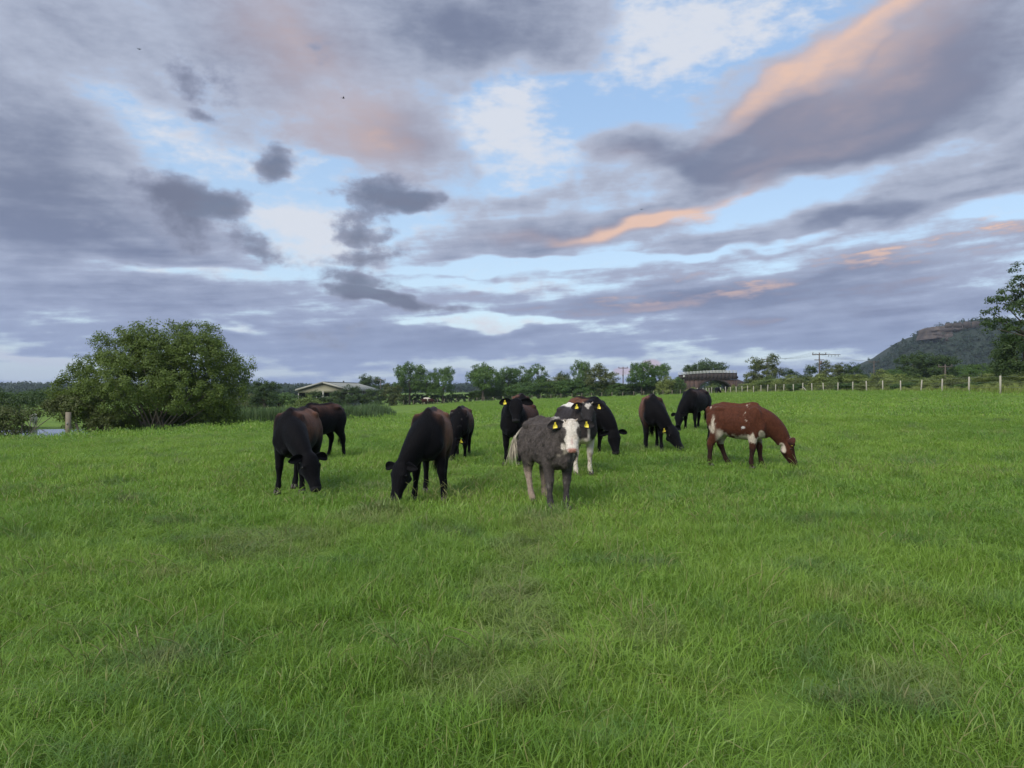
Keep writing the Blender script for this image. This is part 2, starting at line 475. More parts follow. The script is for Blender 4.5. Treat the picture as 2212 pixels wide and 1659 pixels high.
def ground_mat():
    m, t = mat('pasture_ground')
    p = t.n('ShaderNodeNewGeometry').outputs['Position']
    big = t.noise(p, 0.11, 4, 0.55).outputs['Fac']
    mid = t.noise(p, 0.9, 5, 0.6).outputs['Fac']
    fine = t.noise(p, 9.0, 4, 0.65).outputs['Fac']
    c = t.mix(t.step(big, 0.35, 0.65), (0.092, 0.160, 0.026, 1), (0.130, 0.205, 0.034, 1))
    c = t.mix(t.m('MULTIPLY', t.step(mid, 0.52, 0.72), 0.45), c, (0.056, 0.118, 0.034, 1))
    c = t.mix(t.m('MULTIPLY', t.step(fine, 0.45, 0.75), 0.45), c, (0.165, 0.235, 0.055, 1))
    # trodden mud beside the pond
    def spot(x, y, sx, sy, lo, hi):
        mp = t.n('ShaderNodeMapping', {'Vector': p, 'Location': (x, y, 0), 'Scale': (sx, sy, 1000)}, vector_type='TEXTURE')
        g = t.n('ShaderNodeTexGradient', {'Vector': mp.outputs[0]}, gradient_type='SPHERICAL').outputs['Fac']
        g = t.m('ADD', g, t.m('MULTIPLY', t.m('SUBTRACT', mid, 0.5), 0.5))
        return t.step(g, lo, hi)
    c = t.mix(t.m('MULTIPLY', spot(-9.3, 64.5, 5.2, 7.0, 0.15, 0.5), 0.9), c, (0.045, 0.032, 0.022, 1))
    b = t.n('ShaderNodeBump', {'Height': fine, 'Strength': 0.6, 'Distance': 0.06})
    finish(t, t.n('ShaderNodeBsdfPrincipled', {'Base Color': c, 'Roughness': 0.9, 'Specular IOR Level': 0.1,
                                               'Normal': b.outputs[0]}).outputs[0])
    return m
ground = obj('ground', polar_ground(), mat=ground_mat(), kind='structure')

# pond in the dip on the left
def pond():
    a = np.linspace(0, 2 * np.pi, 40, endpoint=False)
    P = np.stack([-34 + 13 * np.cos(a) * (1 + .12 * np.sin(3 * a)), 63 + 9.5 * np.sin(a) * (1 + .1 * np.cos(2 * a)),
                  np.full(40, -2.16)], -1)
    V = np.vstack([P, [[-34, 63, -2.16]]])
    j = np.arange(40)
    m, t = mat('pond_water')
    p = t.n('ShaderNodeNewGeometry').outputs['Position']
    b = t.n('ShaderNodeBump', {'Height': t.noise(p, 3.0, 3, 0.5).outputs['Fac'], 'Strength': 0.05, 'Distance': 0.05})
    finish(t, t.n('ShaderNodeBsdfPrincipled', {'Base Color': (0.02, 0.025, 0.02, 1), 'Roughness': 0.04, 'IOR': 1.33,
                                               'Normal': b.outputs[0]}).outputs[0])
    obj('pond_water', mesh('pond_water', V, np.stack([np.full(40, 40), j, (j + 1) % 40], -1)), mat=m, kind='structure')
pond()

# ------------------------------------------------------------------ grass
def blades(n, rad, hmin, hmax, w, seed, lean=0.55, flat=0.0):
    g = rng_(seed)
    r = rad * np.sqrt(g.random(n)); th = g.random(n) * 2 * np.pi
    bx, by = r * np.cos(th), r * np.sin(th)
    h = hmin + (hmax - hmin) * g.random(n) ** 1.3
    ph = g.random(n) * 2 * np.pi
    ln = h * (0.15 + lean * g.random(n) + flat * (g.random(n) > 0.8))
    ww = w * (0.7 + 0.6 * g.random(n))
    tw = ph + np.pi / 2 + (g.random(n) - .5) * 1.5
    V = []
    prof = [(0, 1.0), (0.42, 0.9), (0.78, 0.6), (1.0, 0.0)]
    for (s, k) in prof:
        cx = bx + np.cos(ph) * ln * s ** 2
        cy = by + np.sin(ph) * ln * s ** 2
        cz = h * (s - 0.28 * s ** 3 * np.minimum(1, ln / h * 1.2))
        if k > 0:
            V.append(np.stack([cx - np.cos(tw) * ww / 2 * k, cy - np.sin(tw) * ww / 2 * k, cz], -1))
            V.append(np.stack([cx + np.cos(tw) * ww / 2 * k, cy + np.sin(tw) * ww / 2 * k, cz], -1))
        else:
            V.append(np.stack([cx, cy, cz], -1))
    V = np.stack(V, 1)           # n,7,3
    b = np.arange(n)[:, None] * 7
    Q = np.concatenate([b + np.array([[0, 1, 3, 2]]), b + np.array([[2, 3, 5, 4]])])
    T3 = b + np.array([[4, 5, 6]])
    V[:, :, 2] -= 0.01
    me = mesh('grass_blades', V.reshape(-1, 3), [Q, T3])
    attr_f(me, 'tint', np.repeat(g.random(n), 7))
    return me

# matted brownish places in the sward: x, y, half width, half depth
TRAMPLED = [(-.18, 4.15, .42, .40), (.05, 5.3, .35, .6), (-2.4, 8.0, .7, .9), (-1.75, 9.4, .5, .8), (.9, 4.9, .25, .3), (.35, 9.0, .4, .6), (2.2, 4.2, .3, .3), (-.05, 6.4, .3, .7), (.12, 7.6, .3, .8)]
def grass_mat(name, cols, patch=True):
    m, t = mat(name)
    p = t.n('ShaderNodeNewGeometry').outputs['Position']
    tint = t.n('ShaderNodeAttribute', None, attribute_name='tint').outputs['Fac']
    rnd = t.n('ShaderNodeObjectInfo').outputs['Random']
    big = t.noise(p, 0.16, 3, 0.55).outputs['Fac']
    mid = t.noise(p, 0.8, 4, 0.6).outputs['Fac']
    c = t.mix(t.step(big, 0.40, 0.60), (*cols[0], 1), (*cols[1], 1))
    c = t.mix(t.m('MULTIPLY', t.step(mid, 0.50, 0.66), 0.85), c, (*cols[2], 1))
    c = t.mix(t.m('MULTIPLY', t.step(rnd, 0.6, 1.0), 0.45), c, (*cols[3], 1))
    c = t.mix(t.m('MULTIPLY', t.step(tint, 0.55, 0.95), 0.5), c, (*cols[1], 1))
    c = t.mix(t.m('MULTIPLY', t.step(tint, 0.955, 0.965), 0.75), c, (*cols[4], 1))
    # drier, trampled places
    dry = t.noise(p, 0.55, 3, 0.5).outputs['Fac']
    c = t.mix(t.m('MULTIPLY', t.m('MULTIPLY', t.step(dry, 0.60, 0.74), t.step(rnd, 0.0, 0.8)), 0.6), c, (*cols[4], 1))
    for (sx, sy, rx, ry) in TRAMPLED:
        mp = t.n('ShaderNodeMapping', {'Vector': p, 'Location': (sx, sy, 0), 'Scale': (rx * 1.5, ry * 1.5, 1000)}, vector_type='TEXTURE')
        gsp = t.n('ShaderNodeTexGradient', {'Vector': mp.outputs[0]}, gradient_type='SPHERICAL').outputs['Fac']
        gsp = t.m('ADD', gsp, t.m('MULTIPLY', t.m('SUBTRACT', mid, 0.5), 1.3))
        c = t.mix(t.m('MULTIPLY', t.m('MULTIPLY', t.step(gsp, 0.12, 0.55), t.m('MULTIPLY_ADD', tint, 0.8, 0.2)), 0.6), c, (0.235, 0.230, 0.115, 1))
    d = t.n('ShaderNodeBsdfPrincipled', {'Base Color': c, 'Roughness': 0.42, 'Specular IOR Level': 0.35}).outputs[0]
    tr = t.n('ShaderNodeBsdfTranslucent', {'Color': t.mix(0.3, c, (0.20, 0.32, 0.02, 1))}).outputs[0]
    finish(t, t.n('ShaderNodeMixShader', {0: 0.42, 1: d, 2: tr}).outputs[0])
    return m
GRASS = grass_mat('pasture_grass', [(0.142, 0.268, 0.036), (0.210, 0.345, 0.050), (0.088, 0.190, 0.050),
                                    (0.235, 0.315, 0.060), (0.330, 0.290, 0.140)])

def scatter(name, sources, P, rotz, tilt, scale, label, cat, kind='stuff'):
    """one object: blades instanced on points by geometry nodes"""
    n = len(P)
    me = bpy.data.meshes.new(name)
    me.vertices.add(n)
    me.vertices.foreach_set('co', np.asarray(P, dtype=np.float32).ravel())
    me.update()
    a = me.attributes.new('rot', 'FLOAT_VECTOR', 'POINT')
    a.data.foreach_set('vector', np.stack([tilt[:, 0], tilt[:, 1], rotz], -1).astype(np.float32).ravel())
    a = me.attributes.new('scl', 'FLOAT_VECTOR', 'POINT')
    a.data.foreach_set('vector', np.asarray(scale, dtype=np.float32).ravel())
    a = me.attributes.new('pick', 'INT', 'POINT')
    a.data.foreach_set('value', rng_(n).integers(0, len(sources), n).astype(np.int32))
    o = obj(name, me, label=label, cat=cat, kind=kind)
    ng = bpy.data.node_groups.new(name + '_nodes', 'GeometryNodeTree')
    ng.interface.new_socket('Geometry', in_out='INPUT', socket_type='NodeSocketGeometry')
    ng.interface.new_socket('Geometry', in_out='OUTPUT', socket_type='NodeSocketGeometry')
    t = NT(ng)
    gi = t.n('NodeGroupInput'); go = t.n('NodeGroupOutput')
    gin = t.n('GeometryNodeGeometryToInstance')
    for s in reversed(sources):
        oi = t.n('GeometryNodeObjectInfo', {'Object': s, 'As Instance': True})
        ng.links.new(oi.outputs['Geometry'], gin.inputs[0])
    def na(nm, dt):
        nd = t.n('GeometryNodeInputNamedAttribute', None, data_type=dt)
        nd.inputs['Name'].default_value = nm
        return nd.outputs['Attribute']
    ip = t.n('GeometryNodeInstanceOnPoints', {'Points': gi.outputs[0]})
    # join the sources as instances and pick one by index
    jn = t.n('GeometryNodeJoinGeometry')
    ng.nodes.remove(gin)
    for nd in [x for x in ng.nodes if x.bl_idname == 'GeometryNodeObjectInfo']:
        ng.links.new(nd.outputs['Geometry'], jn.inputs[0])
    ng.links.new(jn.outputs[0], ip.inputs['Instance'])
    ip.inputs['Pick Instance'].default_value = True
    ng.links.new(na('pick', 'INT'), ip.inputs['Instance Index'])
    e2r = t.n('FunctionNodeEulerToRotation', {0: na('rot', 'FLOAT_VECTOR')})
    ng.links.new(e2r.outputs[0], ip.inputs['Rotation'])
    ng.links.new(na('scl', 'FLOAT_VECTOR'), ip.inputs['Scale'])
    ng.links.new(ip.outputs[0], go.inputs[0])
    md = o.modifiers.new('scatter', 'NODES')
    md.node_group = ng
    return o

def src(me, mt):
    me.materials.append(mt)
    return bpy.data.objects.new('grass_tuft_source', me)

def field_mask(x, y):
    """inside the near pasture: up to the crest on the left and the fence on the right"""
    u = 1106 + F * x / y
    lim = np.interp(u, [-400, 0, 438, 774, 870, 1000, 1106, 1438, 1560, 1650, 1740, 1907, 1990, 2093, 2161, 2300],
                    [38, 41, 52, 61, 64, 183, 183, 160, 143, 122, 106, 86, 73, 60, 54, 45])
    return y < lim

def ring(y0, y1, dens, seed, margin=1.18):
    g = rng_(seed)
    smax = 0.665 * margin
    n = int(dens * (smax * (y1 ** 2 - y0 ** 2) + 4.0 * (y1 - y0)))
    y = np.sqrt(y0 ** 2 + (y1 ** 2 - y0 ** 2) * g.random(n))
    x = (g.random(n) * 2 - 1) * (smax * y + 2.0)
    k = field_mask(x, y) & ~(((x + 9.3) / 3.6) ** 2 + ((y - 64.5) / 4.5) ** 2 < .8 + .5 * g.random(n))
    return x[k], y[k], g

def grass_ring(name, y0, y1, dens, srcs, seed, hs, label):
    x, y, g = ring(y0, y1, dens, seed)
    z = gz(x, y)
    P = np.stack([x, y, z], -1)
    n = len(x)
    tall = fbm(np.stack([x, y, 0 * x], -1), 0.9, 3, 5)
    big = fbm(np.stack([x, y, 0 * x], -1), 0.22, 2, 9)
    hgt = hs * (0.52 + 0.68 * sstep(tall, .3, .72) + 0.25 * sstep(big, .35, .7)) * (0.8 + 0.4 * g.random(n))
    for (sx, sy, wx, wy) in TRAMPLED:
        hgt *= 1 - .38 * np.exp(-((x - sx) / wx) ** 2 - ((y - sy) / wy) ** 2)
    tl = (g.random((n, 2)) - .5) * 0.55
    s = 0.85 + 0.4 * g.random(n)
    scatter(name, srcs, P, g.random(n) * 6.283, tl, np.stack([s, s, hgt], -1), label, 'grass')

nearS = [src(blades(185, 0.24, 0.045, 0.155, 0.0047, 10 + i, 1.15, 0.8), GRASS) for i in range(6)]
midS = [src(blades(190, 0.40, 0.045, 0.14, 0.0078, 30 + i, 0.95, 0.5), GRASS) for i in range(4)]
farS = [src(blades(150, 1.1, 0.06, 0.13, 0.026, 50 + i, 0.7), GRASS) for i in range(3)]
grass_ring('near_grass', 1.0, 9.5, 34, nearS, 1, 1.0, 'long green pasture grass filling the foreground')
grass_ring('pasture_grass', 9.5, 30, 12, midS, 2, 1.0, 'green pasture grass around the grazing cattle')
grass_ring('far_grass', 30, 182, 1.0, farS, 3, 0.9, 'short green grass of the far field')

STRAW = grass_mat('seed_stem', [(0.20, 0.26, 0.07), (0.27, 0.29, 0.10), (0.17, 0.22, 0.08), (0.30, 0.28, 0.13), (0.40, 0.35, 0.20)])
def stems(seed):
    g = rng_(seed)
    mb = MB()
    for i in range(5):
        a = g.random() * 6.28; h = .17 + .14 * g.random(); ln = h * (.2 + .5 * g.random())
        b = np.array([(g.random() - .5) * .3, (g.random() - .5) * .3, 0])
        t = np.linspace(0, 1, 5)
        P = b + np.stack([np.cos(a) * ln * t ** 2, np.sin(a) * ln * t ** 2, h * (t - .2 * t ** 3)], -1)
        mb.tube(P, [.0014, .0012, .0011, .0032, .0012], 4)
    me = mb.mesh('seed_stems')
    attr_f(me, 'tint', np.repeat(g.random(5), len(me.vertices) // 5))
    return me
stemS = [src(stems(90 + i), STRAW) for i in range(4)]
def seed_heads():
    x, y, g = ring(2.4, 15, 5.0, 8)
    k = fbm(np.stack([x, y, 0 * x], -1), .6, 3, 21) > .5
    x, y = x[k], y[k]; n = len(x)
    s = .8 + .5 * g.random(n)
    scatter('grass_seed_heads', stemS, np.stack([x, y, gz(x, y)], -1), g.random(n) * 6.283, (g.random((n, 2)) - .5) * .3, np.stack([s, s, s], -1),
            'thin straw-coloured seed stems standing in the pasture grass', 'grass')
seed_heads()

# ------------------------------------------------------------------ trees
BARK = plain('bark', (0.075, 0.060, 0.045), 0.9, 0.4, 5.0, 0.5)
STEM = plain('pale_stem', (0.105, 0.09, 0.072), 0.9, 0.4, 6.0, 0.4)
LEAF_WILLOW = leafmat('willow_leaf', (0.072, 0.112, 0.022), (0.125, 0.178, 0.040))
LEAF_PALE = leafmat('pale_leaf', (0.110, 0.160, 0.042), (0.185, 0.245, 0.075))
LEAF_ASH = leafmat('ash_leaf', (0.050, 0.108, 0.026), (0.110, 0.185, 0.048))
LEAF_DARK = leafmat('dark_leaf', (0.030, 0.060, 0.018), (0.065, 0.105, 0.030), 0.25)
LEAF_SCRUB = leafmat('scrub_leaf', (0.066, 0.086, 0.028), (0.120, 0.142, 0.048), 0.3)
LEAF_LIGHT = leafmat('bramble_leaf', (0.150, 0.195, 0.048), (0.235, 0.285, 0.090), 0.3)
LEAF_FAR = leafmat('far_leaf', (0.014, 0.030, 0.020), (0.030, 0.052, 0.030), 0.2)

def leaves(C, per, spread, size, seed, upb=0.5, squash=0.8, cen=None, aspect=0.55):
    """leaf faces round clump centres C (n,3); returns V, Q, tint"""
    g = rng_(seed)
    n = len(C) * per
    ci = np.repeat(np.arange(len(C)), per)
    off = g.normal(size=(n, 3)); off /= np.linalg.norm(off, axis=1)[:, None]
    rr = g.random(n) ** 0.45
    sp = np.broadcast_to(np.asarray(spread, float), (len(C),))[ci]
    P = C[ci] + off * (rr * sp)[:, None] * np.array([1, 1, squash])
    cen = C.mean(0) if cen is None else cen
    outw = P - cen; outw /= np.linalg.norm(outw, axis=1)[:, None] + 1e-9
    N = outw * 0.5 + off * 0.45 + g.normal(size=(n, 3)) * 0.55 + np.array([0, 0, upb])
    N /= np.linalg.norm(N, axis=1)[:, None]
    A = np.cross(N, g.normal(size=(n, 3))); A /= np.linalg.norm(A, axis=1)[:, None]
    B = np.cross(N, A)
    s = size * (0.6 + 0.8 * g.random(n))
    a = A * s[:, None]; b = B * (s * aspect)[:, None]
    V = np.stack([P - a, P + b * .9 - a * .1, P + a, P - b * .9 - a * .1], 1).reshape(-1, 3)
    Q = np.arange(n * 4).reshape(-1, 4)
    ct = g.random(len(C))
    tint = np.clip(0.62 * ct[ci] + 0.38 * g.random(n), 0, 1)
    return V, Q, np.repeat(tint, 4)

def shell_points(lobes, n, g, inner=0.55):
    """clump centres spread through ellipsoid lobes, most of them near the surface"""
    w = np.array([(l[3] * l[4] * l[5]) ** (2 / 3) for l in lobes]); w /= w.sum()
    k = g.choice(len(lobes), n, p=w)
    L = np.array(lobes)[k]
    d = g.normal(size=(n, 3)); d /= np.linalg.norm(d, axis=1)[:, None]
    r = inner + (1 - inner) * g.random(n) ** 0.6
    return L[:, :3] + d * r[:, None] * L[:, 3:6]

def crown_mesh(name, lobes, nclump, per, spread, size, seed, zmin=None, **kw):
    g = rng_(seed)
    C = shell_points(lobes, nclump, g)
    if zmin is not None:
        C = C[C[:, 2] > zmin]
    lb = np.array(lobes)
    V, Q, ti = leaves(C, per, spread, size, seed + 1, cen=lb[:, :3].mean(0), **kw)
    me = mesh(name, V, Q)
    attr_f(me, 'tint', ti)
    return me

def limbs(mb, base, tips, r0, seed, seg=7):
    g = rng_(seed)
    for tp in tips:
        b = np.array(base) + (g.random(3) - .5) * np.array([r0, r0, 0])
        tp = np.array(tp, float)
        t = np.linspace(0, 1, 7)[:, None]
        mid = b * .5 + tp * .5 + (g.random(3) - .5) * np.linalg.norm(tp - b) * 0.16
        P = (1 - t) ** 2 * b + 2 * t * (1 - t) * mid + t ** 2 * tp
        mb.tube(P, r0 * np.linspace(1, .16, 7) * (0.6 + 0.5 * g.random()), seg)

def dome_lobes(seed, n=9, w=0.5, z0=0.3, z1=1.0, jag=0.25, low=False):
    """lobes of a unit tree: crown radius w, crown from z0 to z1"""
    g = rng_(seed)
    L = [(0, 0, (z0 + z1) / 2, w * .72, w * .72, (z1 - z0) * .42)]
    for i in range(n):
        a = 2 * np.pi * (i + g.random() * .8) / n
        t = g.random()
        zz = z0 + (z1 - z0) * (0.16 + 0.74 * t)
        rr = w * (0.68 * math.sqrt(max(0.02, 1 - (2 * (0.16 + .74 * t) - 1) ** 2)) + .04)
        s = w * (0.26 + jag * g.random())
        if low: zz = z0 + (z1 - z0) * (0.1 + 0.6 * t)
        L.append((rr * math.cos(a), rr * math.sin(a), zz, s, s, s * (z1 - z0) / (2 * w) * .9 + .02))
    L.append((0.1 * w, 0, z1 - (z1 - z0) * .2, w * .36, w * .36, (z1 - z0) * .19))
    return L

def proto_tree(seed, n, z0, ncl, per, sp, size, jag=0.25, tr=0.035, stems=1, low=False, zmin=None, lo=9, **kw):
    L = dome_lobes(seed, n, 0.5, z0, 1.0, jag, low)
    cm = crown_mesh('crown', L, ncl, per, sp, size, seed * 7 + 1, zmin=zmin, **kw)
    mb = MB()
    g = rng_(seed + 400)
    tips = [np.array(l[:3]) * np.array([.8, .8, .95]) for l in L[1:lo]]
    if stems == 1:
        top = max(z0 + .12, .25)
        mb.tube([(0, 0, -.06), (.01, 0, top * .5), (-.005, .01, top), (0, 0, .75)], [tr * 1.25, tr, tr * .85, tr * .25], 8)
        limbs(mb, (0, 0, top * .85), tips, tr * .5, seed)
    else:
        for s_ in range(stems):
            a = g.random() * 6.28
            limbs(mb, (math.cos(a) * .03, math.sin(a) * .03, -.05), [tips[s_ % len(tips)] * np.array([.9, .9, .9])], tr * .6, seed + s_)
    return cm, mb.mesh('trunk', True)

PROTO = {
    'ash': (proto_tree(1, 12, .22, 230, 42, .085, .019, .20, .026), LEAF_ASH),
    'ash2': (proto_tree(2, 11, .18, 230, 42, .085, .019, .24, .026), LEAF_ASH),
    'airy': (proto_tree(3, 13, .26, 165, 40, .075, .018, .14, .022), LEAF_ASH),
    'oak': (proto_tree(4, 12, .24, 260, 42, .09, .020, .20, .04), LEAF_ASH),
    'oakd': (proto_tree(5, 12, .20, 260, 42, .09, .020, .22, .04), LEAF_DARK),
    'thorn': (proto_tree(6, 12, .08, 240, 42, .085, .019, .20, .03, stems=4), LEAF_DARK),
    'thorn2': (proto_tree(7, 14, .06, 240, 42, .08, .019, .16, .03, stems=4), LEAF_SCRUB),
    'bush': (proto_tree(8, 12, .02, 210, 42, .095, .021, .2, .02, stems=4, low=True, zmin=.03), LEAF_LIGHT),
    'bush2': (proto_tree(9, 14, .02, 210, 42, .09, .021, .18, .02, stems=4, low=True, zmin=.03), LEAF_ASH),
    'pale': (proto_tree(10, 14, .02, 230, 44, .085, .020, .2, .02, stems=5, low=True, zmin=.03), LEAF_PALE),
    'scrub': (proto_tree(11, 14, .02, 180, 40, .10, .019, .24, .02, stems=5, low=True, zmin=.03), LEAF_SCRUB),
}
_made = {}
TREE_NO = [0]
def tree(kind, name, label, u, vtop, wpx, Y, cat='tree', group=None, depth=1.0, base=None):
    (cm, tm), lm = PROTO[kind]
    if kind not in _made:
        cm.materials.append(lm); tm.materials.append(STEM if kind in ('pale', 'scrub') else BARK)
        _made[kind] = 1
    x, y, z = at(u, Y)
    if base is not None: z = base
    h = vz(vtop, Y) - z
    w = wpx * Y / F
    TREE_NO[0] += 1
    e = empty(name, (x, y, z - 0.02 * h), TREE_NO[0] * 2.39, label, cat, group)
    e.scale = (w, w * depth, h * 1.02)
    obj('trunk', tm, e); obj('crown', cm, e)
    return e

# the big multi-stemmed willow bush on the left
def big_willow():
    Y = 47.0
    x0, _, z0 = at(345, Y)
    z0 -= 0.05
    k = Y / F
    # lobes given in photo pixels (u, v of centre, half width, half height) and depth offset in metres
    spec = [(385, 770, 105, 62, 0), (300, 780, 95, 62, .4), (450, 800, 75, 70, .3), (480, 838, 62, 62, -.4), (220, 815, 75, 58, .2),
            (345, 735, 80, 44, -.3), (410, 728, 65, 38, .5), (270, 748, 62, 40, -.5), (190, 850, 62, 52, -.6), (165, 815, 38, 30, .6),
            (240, 870, 75, 50, -1.4), (330, 820, 100, 50, -2.2), (420, 845, 85, 45, -2.0), (390, 790, 90, 50, 2.4), (290, 820, 90, 60, 2.4),
            (480, 800, 50, 50, 1.8), (200, 900, 52, 34, -.8), (265, 905, 45, 28, -.4), (465, 890, 45, 36, .2), (150, 880, 40, 36, .3),
            (440, 760, 60, 40, -1.2), (330, 770, 80, 45, -1.6), (510, 815, 28, 45, .2), (140, 845, 26, 30, -.3), (425, 905, 40, 26, 1.2),
            (330, 890, 70, 40, 2.6), (400, 885, 70, 40, 2.6), (260, 895, 60, 34, 2.2), (360, 905, 60, 26, 3.4), (460, 900, 40, 30, 2.0), (300, 915, 50, 18, 3.0),
            (345, 915, 70, 16, 4.2), (410, 915, 60, 16, 4.0), (250, 920, 60, 14, 3.6), (455, 915, 40, 14, 3.4), (225, 925, 40, 12, 0)]
    L = []
    for (u, v, hw, hh, d) in spec:
        L.append(((u - 345) * k, d, vz(v, Y) - z0, hw * k, max(hw * k * .85, 1.0), hh * k))
    e = empty('willow_bush', (x0, Y, z0), 0, 'large dome-shaped willow bush with many stems at the left field edge', 'bush')
    cm = crown_mesh('crown', L, 2700, 56, .34, .062, 501, upb=.45)
    obj('crown', cm, e, LEAF_WILLOW)
    # shoots that stick out of the outline
    mb = MB(); g = rng_(9)
    base = (0, 0, 0)
    tips = [((u - 345) * k, d, vz(v, Y) - z0) for (u, v, d) in
            [(230, 800, -1), (262, 770, -1.6), (292, 800, -1.4), (305, 770, -1), (335, 760, -1.5), (362, 775, -1.8), (392, 770, -1.6),
             (425, 785, -1.5), (455, 810, -1.2), (480, 835, -1), (215, 850, -1.2), (345, 800, -2), (405, 800, -2), (380, 790, 1), (300, 790, 1),
             (440, 850, -1.6), (470, 870, -.8)]]
    for i, tp in enumerate(tips):
        m2 = MB()
        b = np.array([((i * 37) % 17 - 8) * .07, -.5 + .2 * g.random(), -.15])
        limbs(m2, b, [tp], .075, 60 + i, 7)
        m2.obj('stem', STEM, e, True)
big_willow()

def near_bush(name, label, u, Y, spec, lm, n, per, sp, size, seed, cat='bush'):
    """bush from lobes (u, v, half width, half height, depth offset)"""
    x0, _, z0 = at(u, Y)
    k = Y / F
    L = [((a - u) * k, d, vz(b, Y) - z0, hw * k, max(hw * k * .8, .4), hh * k) for (a, b, hw, hh, d) in spec]
    e = empty(name, (x0, Y, z0), 0, label, cat)
    obj('crown', crown_mesh('crown', L, n, per, sp, size, seed, zmin=.02), e, lm)
    for i, l in enumerate(L[:10]):
        mb = MB(); limbs(mb, (0, 0, -.1), [np.array(l[:3]) * .95], .05, seed + 5 + i, 6); mb.obj('stem', STEM, e, True)
    return e
near_bush('scrub_bush', 'brownish green scrub bush at the far left edge in front of the pond', 45, 43,
          [(15, 905, 34, 26, 0), (30, 932, 26, 18, .3), (0, 940, 34, 16, 0), (75, 888, 26, 10, .8), (-30, 920, 40, 40, .2), (-40, 890, 40, 30, 0), (50, 895, 26, 14, 0)],
          LEAF_SCRUB, 240, 40, .30, .06, 811)
near_bush('scrub_bush', 'drooping scrub bush between the gate post and the big willow', 175, 44.5,
          [(160, 880, 34, 22, 0), (200, 905, 26, 18, .4), (222, 918, 26, 20, 0), (140, 868, 30, 16, .4), (120, 872, 26, 14, 0)],
          LEAF_SCRUB, 190, 40, .26, .06, 821)
near_bush('leafy_bush', 'dark green bush behind the pond at the left edge', 70, 75,
          [(40, 870, 60, 20, 0), (100, 862, 60, 22, .6), (0, 868, 50, 24, 0), (150, 870, 50, 22, .5), (-40, 860, 40, 28, 0)],
          LEAF_DARK, 220, 40, .5, .10, 831)

T = tree
# left middle distance
T('oakd', 'hawthorn_tree', 'dark rounded tree just right of the big willow bush', 572, 824, 78, 152)
T('scrub', 'hedge_shrub', 'olive shrub at the right foot of the big willow, above the hedge', 515, 846, 95, 172, 'shrub')
T('bush2', 'hedge_shrub', 'green shrub between the dark rounded tree and the open barn', 615, 846, 85, 178, 'shrub')
T('thorn2', 'hedge_shrub', 'brownish shrub behind the trimmed hedge below the dark rounded tree', 562, 850, 70, 165, 'shrub')
T('pale', 'willow_shrub', 'pale yellow-green willow shrub in front of the barn post', 660, 851, 108, 74, 'shrub')
T('oak', 'parkland_tree', 'hazy tree over the hedge at the far left edge', 20, 848, 110, 190)
T('ash2', 'parkland_tree', 'hazy tree over the pond just left of the big willow', 95, 846, 90, 200)
T('ash', 'parkland_tree', 'small hazy tree touching the left side of the big willow', 150, 850, 70, 185)
# hawthorns along the barn
T('thorn', 'hawthorn_tree', 'dark hawthorn in front of the open barn gable, leftmost of the barn row', 687, 845, 44, 184)
T('thorn', 'hawthorn_tree', 'dark hawthorn in front of the right end of the barn gable', 722, 845, 46, 184)
T('thorn', 'hawthorn_tree', 'tallest dark hawthorn hiding the middle of the barn side', 766, 835, 62, 183)
T('thorn', 'hawthorn_tree', 'dark hawthorn in front of the rear end of the barn roof', 806, 841, 54, 183)
T('thorn2', 'hawthorn_tree', 'dull green hawthorn just right of the barn', 843, 832, 58, 187)
T('oakd', 'oak_tree', 'round dark oak rising behind the barn roof', 800, 814, 68, 250)
T('ash', 'ash_tree', 'tall ash, leftmost and highest of the three ashes right of the barn', 885, 782, 72, 191)
T('airy', 'ash_tree', 'airy ash with pale stems, middle of the three right of the barn', 922, 795, 68, 192)
T('ash2', 'ash_tree', 'lighter ash, rightmost of the three right of the barn', 957, 796, 56, 190)
T('oak', 'oak_tree', 'broad oak with a stout trunk standing alone above the staring black cow', 1043, 788, 76, 191)
T('ash2', 'ash_tree', 'tree just right of the lone broad oak', 1094, 797, 58, 198)
T('airy', 'ash_tree', 'tall tree with see-through crown behind the brown cow', 1122, 787, 64, 204)
T('airy', 'ash_tree', 'tall airy tree above the grey calf', 1162, 782, 64, 200)
T('bush2', 'hedge_shrub', 'green shrub under the airy trees above the grey calf', 1130, 824, 90, 190, 'shrub')
T('thorn2', 'hawthorn_tree', 'brownish hawthorn in the gap right of the airy trees', 1203, 811, 50, 198)
T('thorn', 'hawthorn_tree', 'dark hawthorn just left of the tall narrow tree', 1222, 807, 44, 202)
T('ash', 'ash_tree', 'tall narrow tree in the middle of the far hedgerow', 1258, 777, 46, 196)
T('bush2', 'hedge_shrub', 'wide green shrub below the tall narrow tree', 1240, 816, 88, 188, 'shrub')
T('thorn2', 'hawthorn_tree', 'broad brownish hawthorn left of the wooden power pole', 1300, 792, 78, 190)
T('bush2', 'hedge_shrub', 'low shrub at the foot of the wooden power pole', 1340, 826, 62, 186, 'shrub')
T('ash', 'ash_tree', 'full green tree right of the wooden power pole', 1386, 779, 62, 180)
T('ash2', 'ash_tree', 'green tree between the power pole tree and the bridge', 1424, 789, 54, 184)
T('bush', 'hedge_shrub', 'light green shrub at the left end of the brick bridge', 1440, 812, 52, 176, 'shrub')
T('bush2', 'hedge_shrub', 'dark leafy shrub against the left wing wall of the bridge', 1462, 812, 42, 178, 'shrub')
T('oakd', 'oak_tree', 'left of the two dark oaks behind the brick bridge', 1497, 787, 56, 246)
T('oakd', 'oak_tree', 'right and taller of the two dark oaks behind the brick bridge', 1536, 781, 74, 240)
T('pale', 'willow_shrub', 'light green shrub growing under the bridge arch', 1542, 829, 40, 170, 'shrub')
